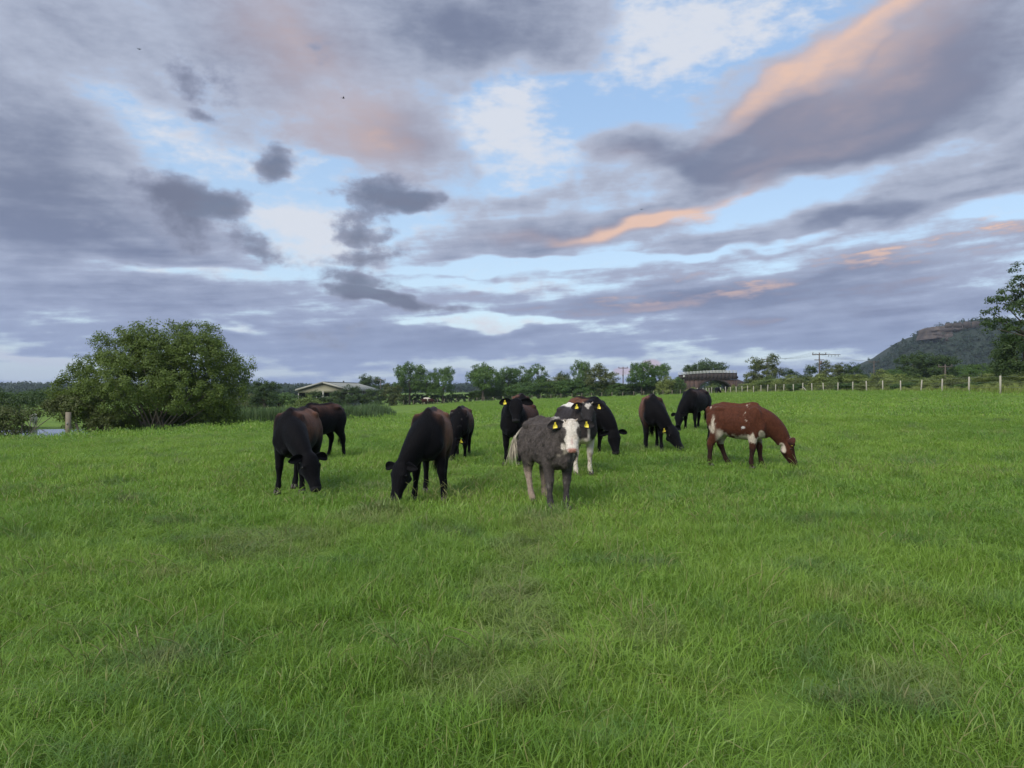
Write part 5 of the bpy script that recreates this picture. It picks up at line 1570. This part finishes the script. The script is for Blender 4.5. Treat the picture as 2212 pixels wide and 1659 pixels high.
    for (s, base, ax, wv, opn, L) in earinfo:
        if s in tags:
            c = base + ax * L * .50 + opn * .014
            w = .030 * hs * 1.08; h = .075 * hs * 1.08
            dn = nrm(np.array([0, 0, -1.0]) - (np.array([0, 0, -1.0]) @ opn) * opn); sx = np.cross(dn, opn)
            pr = [(-.35, -.25), (.35, -.25), (.42, .12), (1, .42), (1, 1.0), (-1, 1.0), (-1, .42), (-.42, .12)]
            tb = MB()
            V = [c + sx * w * a_ + dn * h * b_ + opn * .006 for a_, b_ in pr] + [c + sx * w * a_ + dn * h * b_ + opn * .002 for a_, b_ in pr]
            F4 = [(i_, (i_ + 1) % 8, (i_ + 1) % 8 + 8, i_ + 8) for i_ in range(8)]
            tb.add(V, F4 + [(0, 1, 2, 7), (8, 15, 10, 9), (7, 2, 3, 6), (15, 14, 11, 10), (6, 3, 4, 5), (14, 13, 12, 11)])
            tg = tb.obj('ear_tag', TAG_M, e)
            MB().ball(c + opn * .008, .009 * hs, 8, 5).obj('tag_button', TAG_M, tg, True)
        elif s * 2 in tags:
            c = base + ax * L * .45 - opn * .016
            MB().ball(c, np.array([.016, .016, .014]), 8, 6).obj('ear_tag', TAGW_M, e, True)
    # tail
    tcol = np.array([[.55, .50, .42]]) if tail_white else None
    tp = {'hang': [(-.70, 0, 1.12), (-.755, 0, 1.07), (-.768, .0, .92), (-.755, .01, .74), (-.74, .02, .60), (-.735, .02, .52)],
          'swish': [(-.715, 0, 1.10), (-.78, -.03, 1.08), (-.86, -.09, 1.02), (-.93, -.13, .94), (-.975, -.15, .86), (-.985, -.155, .78)],
          'side': [(-.715, 0, 1.115), (-.765, .03, 1.08), (-.765, .06, .92), (-.745, .09, .78), (-.73, .11, .66), (-.72, .12, .57)]}[tail]
    tp = np.array(tp) + np.array([.70 * (1 - BX), 0, 0])
    tm = MB(); tm.tube(tp, [.032, .026, .020, .016, .014, .010], 8)
    tme = tm.mesh('tail', True); V = np.vstack(tm.V)
    cc = coat(V, dict(t=V[:, 0] * 0 - 9, l=V[:, 0] * 0, u=V[:, 0] * 0, head=np.zeros(len(V), bool), ear=np.zeros(len(V), bool), neck=np.full(len(V), 9.), nb=len(V)))
    if tail_white:
        k = sstep(V[:, 0], -.70, -.80)[:, None]; cc = cc * (1 - k) + tcol * k
    attr_c(tme, 'coat', cc)
    to = obj('tail', tme, e, COAT)
    d_end = nrm(tp[-1] - tp[-3])
    nn = 260
    root = tp[-2] + (tp[-1] - tp[-2]) * g.random((nn, 1)) * 1.0 - (tp[-1] - tp[-2]) * .8 * g.random((nn, 1)) + g.normal(size=(nn, 3)) * .012
    dr = d_end * .5 + np.array([0, 0, -.8]) + g.normal(size=(nn, 3)) * .22
    tl = .12 + .12 * g.random((nn, 1))
    sd_ = np.cross(dr, g.normal(size=(nn, 3))); sd_ /= np.linalg.norm(sd_, axis=1)[:, None]
    V = np.stack([root - sd_ * .005, root + sd_ * .005, root + dr * tl * .6 + sd_ * .004, root + dr * tl * .6 - sd_ * .004, root + dr * tl + np.array([0, 0, -.02])], 1).reshape(-1, 3)
    b_ = np.arange(nn)[:, None] * 5
    hm_ = mesh('tail_tuft', V, [b_ + np.array([[0, 1, 2, 3]]), b_ + np.array([[3, 2, 4]])])
    base_c = np.array([.50, .45, .36]) if tail_white else np.array([.010, .009, .009])
    attr_c(hm_, 'coat', np.repeat(base_c[None] * (0.5 + .8 * g.random((nn, 1))), 5, 0))
    obj('tail_tuft', hm_, to, HAIR)
    # short coat hair that breaks up the outline
    if hair:
        tri = B[q4]; area = np.linalg.norm(np.cross(tri[:, 2] - tri[:, 0], tri[:, 3] - tri[:, 1]), axis=1)
        pick = g.choice(len(q4), hair, p=area / area.sum())
        w_ = g.random((hair, 4)); w_ /= w_.sum(1)[:, None]
        P = (tri[pick] * w_[:, :, None]).sum(1)
        N = np.cross(tri[pick][:, 2] - tri[pick][:, 0], tri[pick][:, 3] - tri[pick][:, 1]); N /= np.linalg.norm(N, axis=1)[:, None] + 1e-12
        flow = np.array([-.55, 0, -.75]) + g.normal(size=(hair, 3)) * (.5 if shaggy else .28)
        flow -= (flow * N).sum(1)[:, None] * N; flow /= np.linalg.norm(flow, axis=1)[:, None] + 1e-9
        ln = (.032 if shaggy else .017) * (.5 + g.random((hair, 1)))
        hdm = np.linalg.norm(P - (poll + f * .22), axis=1) < .32
        ln = np.where(hdm[:, None], ln * .5, ln)
        lowm = (P[:, 2] < .45)[:, None]; ln = np.where(lowm, ln * .6, ln)
        wd = np.cross(flow, N) * (.0035 if shaggy else .0028)
        tipv = P + flow * ln + N * ln * (.30 if shaggy else .20)
        V = np.stack([P - wd - N * .002, P + wd - N * .002, tipv], 1).reshape(-1, 3)
        hm2 = mesh('hair', V, np.arange(hair * 3).reshape(-1, 3))
        hc = C[:nv][q4[pick][:, 0]] * (.6 + .9 * g.random((hair, 1)))
        attr_c(hm2, 'coat', np.repeat(hc, 3, 0))
        obj('hair', hm2, e, HAIR)
    return e

def nrm_verts(V, q):
    N = np.zeros_like(V)
    fn = np.cross(V[q[:, 2]] - V[q[:, 0]], V[q[:, 3]] - V[q[:, 1]])
    for k in range(4):
        np.add.at(N, q[:, k], fn)
    return N / (np.linalg.norm(N, axis=1)[:, None] + 1e-12)

def lerp(A, b, k):
    return A * (1 - k[:, None]) + np.asarray(b)[None] * k[:, None]

BLK = np.array([.0026, .0025, .0034])
def coat_black(brown=(.115, .052, .029), amt=1.0, zlo=.68, stripe=.05, xcut=.50, ash=False):
    def fn(V, h):
        n = fbm(V, 5, 3, 2); n2 = fbm(V, 14, 3, 6)
        C = np.repeat(BLK[None], len(V), 0)
        k = sstep(V[:, 2] + (n - .5) * .3, zlo - .08, zlo + .28) * sstep(V[:, 0] + (n - .5) * .15, xcut + .04, xcut - .20)
        k = k * (1 - sstep(-np.abs(V[:, 1]) + (n - .5) * .04, -stripe - .03, -stripe + .01) * sstep(V[:, 2], 1.0, 1.08) * .9)
        k = k * (.35 + 1.2 * n2) * amt
        k[h['head'] | h['ear']] = 0
        k = np.where(V[:, 2] < .5, 0, k)
        C = lerp(C, brown, np.clip(k, 0, 1))
        if ash:
            s = sstep(fbm(V, 9, 3, 11), .60, .72) * sstep(V[:, 0], .35, .45) * sstep(V[:, 2], .75, .85)
            C = lerp(C, (.14, .13, .13), s * .5)
        mz = h['head'] & (h['t'] > .425)
        C[mz] = C[mz] * .3 + np.array([.030, .029, .032]) * .7
        return C
    return fn

def coat_grey(V, h):
    n = fbm(V, 6, 3, 3); n2 = fbm(V * np.array([1, 1, .5]), 24, 3, 7)
    C = np.repeat(np.array([[.072, .062, .057]]), len(V), 0) * (.45 + 1.1 * n2)[:, None]
    # pale dirty lower legs, darker front shins
    hind = V[:, 0] < -.1
    k = sstep(-V[:, 2] + (n - .5) * .25, -.50, -.40) * hind
    C = lerp(C, (.30, .235, .19), np.clip(k * (.45 + .8 * n2), 0, 1))
    k = sstep(n, .56, .68) * (~hind) * sstep(-V[:, 2], -.52, -.45) * (V[:, 0] < .5)
    C = lerp(C, (.24, .22, .20), k * .7)
    k = (~hind) * sstep(-V[:, 2], -.30, -.22) * .6
    C = lerp(C, (.035, .034, .036), k)
    # pale belly, brisket and throat
    k = sstep(-V[:, 2] + (n - .5) * .2, -.60, -.52) * (V[:, 0] > -.35) * (V[:, 0] < .2) * sstep(-np.abs(V[:, 1]), -.24, -.16) * (V[:, 2] > .4)
    C = lerp(C, (.33, .29, .23), k * .8)
    k = sstep(n, .50, .62) * (V[:, 0] > .45) * (V[:, 2] < .85) * (np.abs(V[:, 1]) < .14) * (V[:, 2] > .5)
    C = lerp(C, (.36, .32, .26), k * .9)
    # white over rump
    k = sstep(-np.abs(V[:, 1]) + (n - .5) * .1, -.07, -.02) * (V[:, 2] > 1.12) * sstep(V[:, 0], .12, .2) * (V[:, 0] < .42)
    C = lerp(C, (.50, .48, .44), k * .6)
    C[h['ear']] = np.array([.030, .027, .028])
    hd = h['head']
    t, l, u = h['t'], np.abs(h['l']), h['u']
    w = sstep(-(l + (n - .5) * .035) + np.clip(t - .24, 0, .1) * .4, -.125, -.108) * (u > -.03 - .1 * sstep(t, .2, .3))
    w = np.maximum(w, sstep(t + (n - .5) * .03, .25, .30))
    patch = sstep(-np.hypot((t - .175) / .085, (l - .115) / .044), -1.15, -.8)
    w = w * (1 - patch)
    Ch = lerp(C, (.62, .57, .50), w)
    k = sstep(n2, .52, .66) * (t < .3) * w
    Ch = lerp(Ch, (.40, .34, .27), k * .6)
    k = sstep(-np.hypot((t - .33) / .06, l / .016), -1.2, -.7) * (u > 0)
    Ch = lerp(Ch, (.42, .27, .24), k * .7)
    k = sstep(t, .428, .447) * (u > -.052); Ch = lerp(Ch, (.50, .24, .20), k)
    k = sstep(t, .455, .470) * sstep(-u, .022, .034); Ch = lerp(Ch, (.05, .04, .04), k * .9)
    k = sstep(t, .44, .455) * sstep(l, .052, .064); Ch = lerp(Ch, (.55, .50, .45), k)
    return np.where(hd[:, None], Ch, C)

def coat_pied(V, h):
    n = fbm(V, 5, 3, 13); n2 = fbm(V, 16, 3, 17)
    C = np.repeat(np.array([[.030, .025, .025]]), len(V), 0) * (.6 + .8 * n2)[:, None]
    k = sstep(-V[:, 2] + (n - .5) * .16, -.62, -.55); k = np.where(V[:, 0] > -.2, k, sstep(-V[:, 2] + (n - .5) * .2, -.55, -.45))
    C = lerp(C, (.50, .45, .38), k)
    k = sstep(n2, .58, .68) * (V[:, 2] < .4) * (V[:, 2] > .2); C = lerp(C, (.17, .11, .07), k * .6)
    k = sstep(-np.abs(V[:, 1] - .02) + (n - .5) * .2, -.13, -.06) * (V[:, 2] > 1.08) * (V[:, 0] < .05) * (V[:, 0] > -.6)
    C = lerp(C, (.60, .57, .52), k)
    k = sstep(-np.abs(V[:, 1]), -.03, -.015) * (V[:, 0] > .5) * (V[:, 2] < .9) * (V[:, 2] > .6); C = lerp(C, (.36, .32, .28), k)
    C[h['ear']] = np.array([.012, .011, .011])
    t, l, u = h['t'], np.abs(h['l']), h['u']
    Ch = np.repeat(np.array([[.024, .022, .023]]), len(V), 0) * (.7 + .6 * n2)[:, None]
    k = sstep(-np.hypot((t - .05 - .03 * (l < .02)) / .060, l / .062) + (n2 - .5) * 1.1, -1.1, -.75) * (u > .0)
    Ch = lerp(Ch, (.40, .37, .33), k)
    k = sstep(t, .43, .45); Ch = lerp(Ch, (.05, .045, .045), k)
    return np.where(h['head'][:, None], Ch, C)

def coat_red(V, h):
    n = fbm(V, 6, 4, 23); n2 = fbm(V, 22, 3, 27); ns = fbm(V * np.array([1, 1, .45]), 13, 4, 31)
    C = np.repeat(np.array([[.064, .0225, .0125]]), len(V), 0) * (.7 + .6 * n2)[:, None]
    # darker lower legs and muzzle
    k = sstep(-V[:, 2], -.50, -.30); C = lerp(C, (.020, .0105, .009), k * .92)
    k = sstep(V[:, 2], 1.0, 1.2) * .3; C = lerp(C, (.11, .042, .022), k)
    white = (.42, .37, .30)
    xx, yy, zz = V[:, 0], V[:, 1], V[:, 2]
    # belly and flank
    k = sstep(-(zz - (.595 + .12 * np.clip((-xx - .2) / .25, 0, 1.3) + .03 * np.sin(xx * 14))) + (ns - .5) * .22, -.03, .05) * sstep(xx, -.55, -.42) * sstep(-xx, -.26, -.20) * (zz > .42) * (np.abs(yy) < .31)
    C = lerp(C, white, k)
    # thigh blaze, both sides
    cx = -.56 + .10 * (zz - .85)
    k = sstep(-np.abs(xx - cx) + (ns - .5) * .26, -.065, -.015) * sstep(zz + (ns - .5) * .15, .60, .68) * sstep(-zz + (ns - .5) * .16, -.99, -.90) * (np.abs(yy) > .08)
    C = lerp(C, white, k)
    # forearms, brisket
    k = sstep(-np.abs(zz - .54) + (ns - .5) * .26, -.085, -.035) * (xx > .2) * (xx < .52) * (zz < .72)
    C = lerp(C, white, k)
    k = sstep(-np.hypot((xx - .53) / .07, (zz - .63) / .08) + (n - .5) * .6, -1.1, -.85); C = lerp(C, white, k)
    # flecks over the shoulder and rump
    k = sstep(n2, .64, .70) * sstep(-np.hypot((xx - .22) / .11, (zz - 1.03) / .22), -1.0, -.6); C = lerp(C, white, k * .9)
    k = sstep(n2, .58, .66) * sstep(-np.hypot((xx + .60) / .14, (zz - 1.16) / .09), -1.0, -.5); C = lerp(C, white, k)
    k = sstep(-np.hypot((xx - .13) / .05, (zz - .76) / .025), -1.1, -.7); C = lerp(C, (.45, .43, .42), k)
    C[h['ear']] = np.array([.055, .018, .011])
    t, l, u = h['t'], np.abs(h['l']), h['u']
    Ch = np.repeat(np.array([[.055, .019, .011]]), len(V), 0) * (.75 + .5 * n2)[:, None]
    k = sstep(t, .25, .42); Ch = lerp(Ch, (.030, .014, .011), k)
    k = sstep(-np.hypot((t - .10) / .085, (u + .12) / .042) + (n - .5) * .5, -1.15, -.85); Ch = lerp(Ch, white, k)
    k = sstep(-np.hypot((t - .02) / .05, l / .035), -1.1, -.8) * (u > .02); Ch = lerp(Ch, (.5, .45, .38), k)
    return np.where(h['head'][:, None], Ch, C)

def coat_white(V, h):
    n = fbm(V, 4, 3, 3)
    return np.repeat(np.array([[.52, .48, .41]]), len(V), 0) * (.7 + .5 * n)[:, None]
def coat_darkred(V, h):
    n = fbm(V, 4, 3, 3)
    return np.repeat(np.array([[.035, .014, .010]]), len(V), 0) * (.6 + .7 * n)[:, None]

def px(u, Y):
    return (u - 1106) / F * Y, Y

# leg order: front left, front right, hind left, hind right (the animal's own sides)
x, y = px(627, 11.75)
cow('black cow with brown flanks grazing, head turned right, leftmost of the herd', x, y, -92, 1.08, (.80, .38, .58), (.93, .54, .12), coat_black(),
    legs=(-.10, .05, -.05, .12), spread=(.02, -.03, 0, 0), tags=(2, -2), neckmid=(.66, .16, .80), seed=11, hair=9000)
x, y = px(668, 16.9)
cow('dark cow half hidden behind the leftmost black cow, tail to the right', x, y, -124, 1.05, (.86, .0, .55), (.98, .02, .12), coat_black(zlo=.95, brown=(.06, .026, .016)),
    legs=(.05, -.05, -.10, .10), tail='hang', seed=12)
x, y = px(925, 11.0)
cow('large black cow with rusty brown back grazing, head lowered to the left', x, y, -91, 1.09, (.74, -.30, .52), (.86, -.37, .07), coat_black(brown=(.135, .062, .034), zlo=.56),
    legs=(.04, -.05, 0, -.1), spread=(.09, -.06, 0, 0), face=(.8, -.6), neckmid=(.64, -.10, .80), seed=13, hair=10000)
x, y = px(992, 16.1)
cow('small dark cow grazing head-on between the large black cow and the staring one', x, y, -93, .95, (.74, -.10, .52), (.84, -.13, .06), coat_black(amt=.6, ash=True),
    legs=(.02, -.05, 0, 0), tags=(1,), face=(1, -.1), seed=14)
x, y = px(1108, 15.2)
cow('black cow standing and staring at the camera, yellow tag in one ear', x, y, -113, 1.03, (.72, .20, 1.235), (.90, .27, .85), coat_black(xcut=.30, brown=(.06, .026, .016)),
    legs=(0, .05, 0, 0), tags=(-1,), ears=1.2, headw=1.1, face=(.95, .38), neckmid=(.60, .07, 1.08), seed=15, belly=1.05)
x, y = px(1128, 21.6)
cow('brown-backed cow whose rump shows above the staring black cow', x, y, -86, 1.08, (.76, .05, .52), (.88, .06, .08), coat_black(brown=(.10, .045, .026), zlo=.55), seed=16)
x, y = px(1206, 10.35)
cow('shaggy grey calf with a white face, pink nose and two yellow ear tags', x, y, -67, 1.0, (.69, .04, 1.165), (.875, -.03, .80), coat_grey, shaggy=True, hair=26000,
    legs=(.04, -.02, .05, .22), spread=(-.03, .02, 0, 0), tags=(1, -1), horns=True, ears=1.2, headw=1.1, tail='swish', tail_white=True, face=(.90, -.42), neckmid=(.58, .0, 1.04), seed=17, belly=.84, voxel=.013, cat='calf', name='calf')
x, y = px(1259, 13.7)
cow('black and white calf with white legs and forehead spot behind the grey calf', x, y, -72, 1.04, (.66, -.02, 1.20), (.86, -.10, .85), coat_pied, tags=(1, -1), horns=True, ears=1.1,
    face=(.9, -.35), neckmid=(.56, 0, 1.05), seed=18, voxel=.015, cat='calf', name='calf', hair=9000)
x, y = px(1288, 17.0)
cow('black cow grazing with its head down on the right of the spotted calf', x, y, -58, 1.06, (.84, .10, .52), (.96, .08, .05), coat_black(zlo=.9, xcut=.2),
    legs=(-.08, -.02, 0, 0), face=(.8, -.5), tags=(2,), seed=19, neckmid=(.70, .04, .84))
x, y = px(1411, 17.8)
cow('brown cow with black spine stripe grazing head-on, muzzle to the right', x, y, -97, 1.08, (.68, .34, .52), (.86, .56, .06), coat_black(brown=(.125, .055, .030), zlo=.54, stripe=.06),
    legs=(.05, .0, -.1, .1), spread=(.05, -.02, 0, 0), tags=(-1,), face=(.75, .6), neckmid=(.62, .10, .82), seed=20, belly=1.08)
x, y = px(1491, 23.0)
cow('black cow grazing to the left behind the red and white cow', x, y, -132, 1.06, (.84, -.12, .53), (.93, -.10, .10), coat_black(amt=.35, zlo=1.0),
    legs=(-.05, .06, -.08, .08), tags=(-2,), seed=21)
x, y = px(1632, 14.75)
cow('red and white heifer grazing in profile at the right of the herd', x, y, -26, 1.03, (.95, .11, .54), (1.10, .18, .05), coat_red, legs=(.10, -.07, .22, -.09), tags=(-1,),
    face=(1, .25), neckmid=(.76, .04, .86), seed=22, ears=1.15, bx=.79, voxel=.014, tail='side', horns=True, hair=12000, ear_up=.35, neckw=.95)
# far animals
x, y = px(1552, 138)
cow('tiny black cow grazing by the right fence under the bridge', x, y, -80, 1.08, (.76, .22, .5), (.86, .28, .08), coat_black(amt=0), seed=23, voxel=.03, hair=0, eye_on=False)
x, y = px(571, 173)
cow('far white cow grazing in front of the trimmed hedge', x, y, 185, 1.15, (.88, 0, .6), (1.0, 0, .2), coat_white, seed=24, voxel=.03, hair=0, eye_on=False)
x, y = px(589, 175)
cow('far black cow beside the far white cow', x, y, 178, 1.1, (.85, 0, .6), (.98, 0, .2), coat_black(amt=0), seed=25, voxel=.03, hair=0, eye_on=False)
x, y = px(606, 177)
cow('far dark cow nearest the pale willow shrub', x, y, 2, 1.05, (.85, 0, .6), (.98, 0, .2), coat_darkred, seed=26, voxel=.03, hair=0, eye_on=False)
x, y = px(913, 181)
cow('dark red cow standing under the ash trees at the far fence', x, y, 175, 1.15, (.8, 0, 1.1), (1.0, 0, .8), coat_darkred, seed=27, voxel=.03, hair=0, eye_on=False)
x, y = px(934, 181)
cow('second dark red cow under the ash trees, facing right', x, y, 0, 1.12, (.84, 0, .7), (1.0, 0, .3), coat_darkred, seed=28, voxel=.03, hair=0, eye_on=False)
x, y = px(926, 185.0)
cow('pale cow behind the dark red cows under the ash trees', x, y, 5, 1.35, (.84, 0, .9), (1.0, 0, .5), coat_white, seed=29, voxel=.03, hair=0, eye_on=False)
x, y = px(70, 78)
cow('white cow behind the scrub and pond at the far left', x, y, -70, 1.2, (.8, .1, 1.1), (1.0, .1, .8), coat_white, seed=30, voxel=.03, hair=0, eye_on=False)

# ------------------------------------------------------------------ evening air
def haze():
    x0, x1, y0, y1, z0, z1 = -1700, 2300, -60, 1600, -9, 110
    V = [(x0, y0, z0), (x1, y0, z0), (x1, y1, z0), (x0, y1, z0), (x0, y0, z1), (x1, y0, z1), (x1, y1, z1), (x0, y1, z1)]
    m, t = mat('evening_haze')
    t.n('ShaderNodeOutputMaterial', {'Volume': t.n('ShaderNodeVolumePrincipled', {'Color': (.72, .82, 1.0, 1), 'Density': HAZE, 'Anisotropy': .2}).outputs[0]})
    obj('haze', mesh('haze', V, np.array([(3, 2, 1, 0), (4, 5, 6, 7), (0, 1, 5, 4), (1, 2, 6, 5), (2, 3, 7, 6), (3, 0, 4, 7)])), mat=m, kind='stuff')
HAZE = 0.00013
if HAZE > 0: haze()
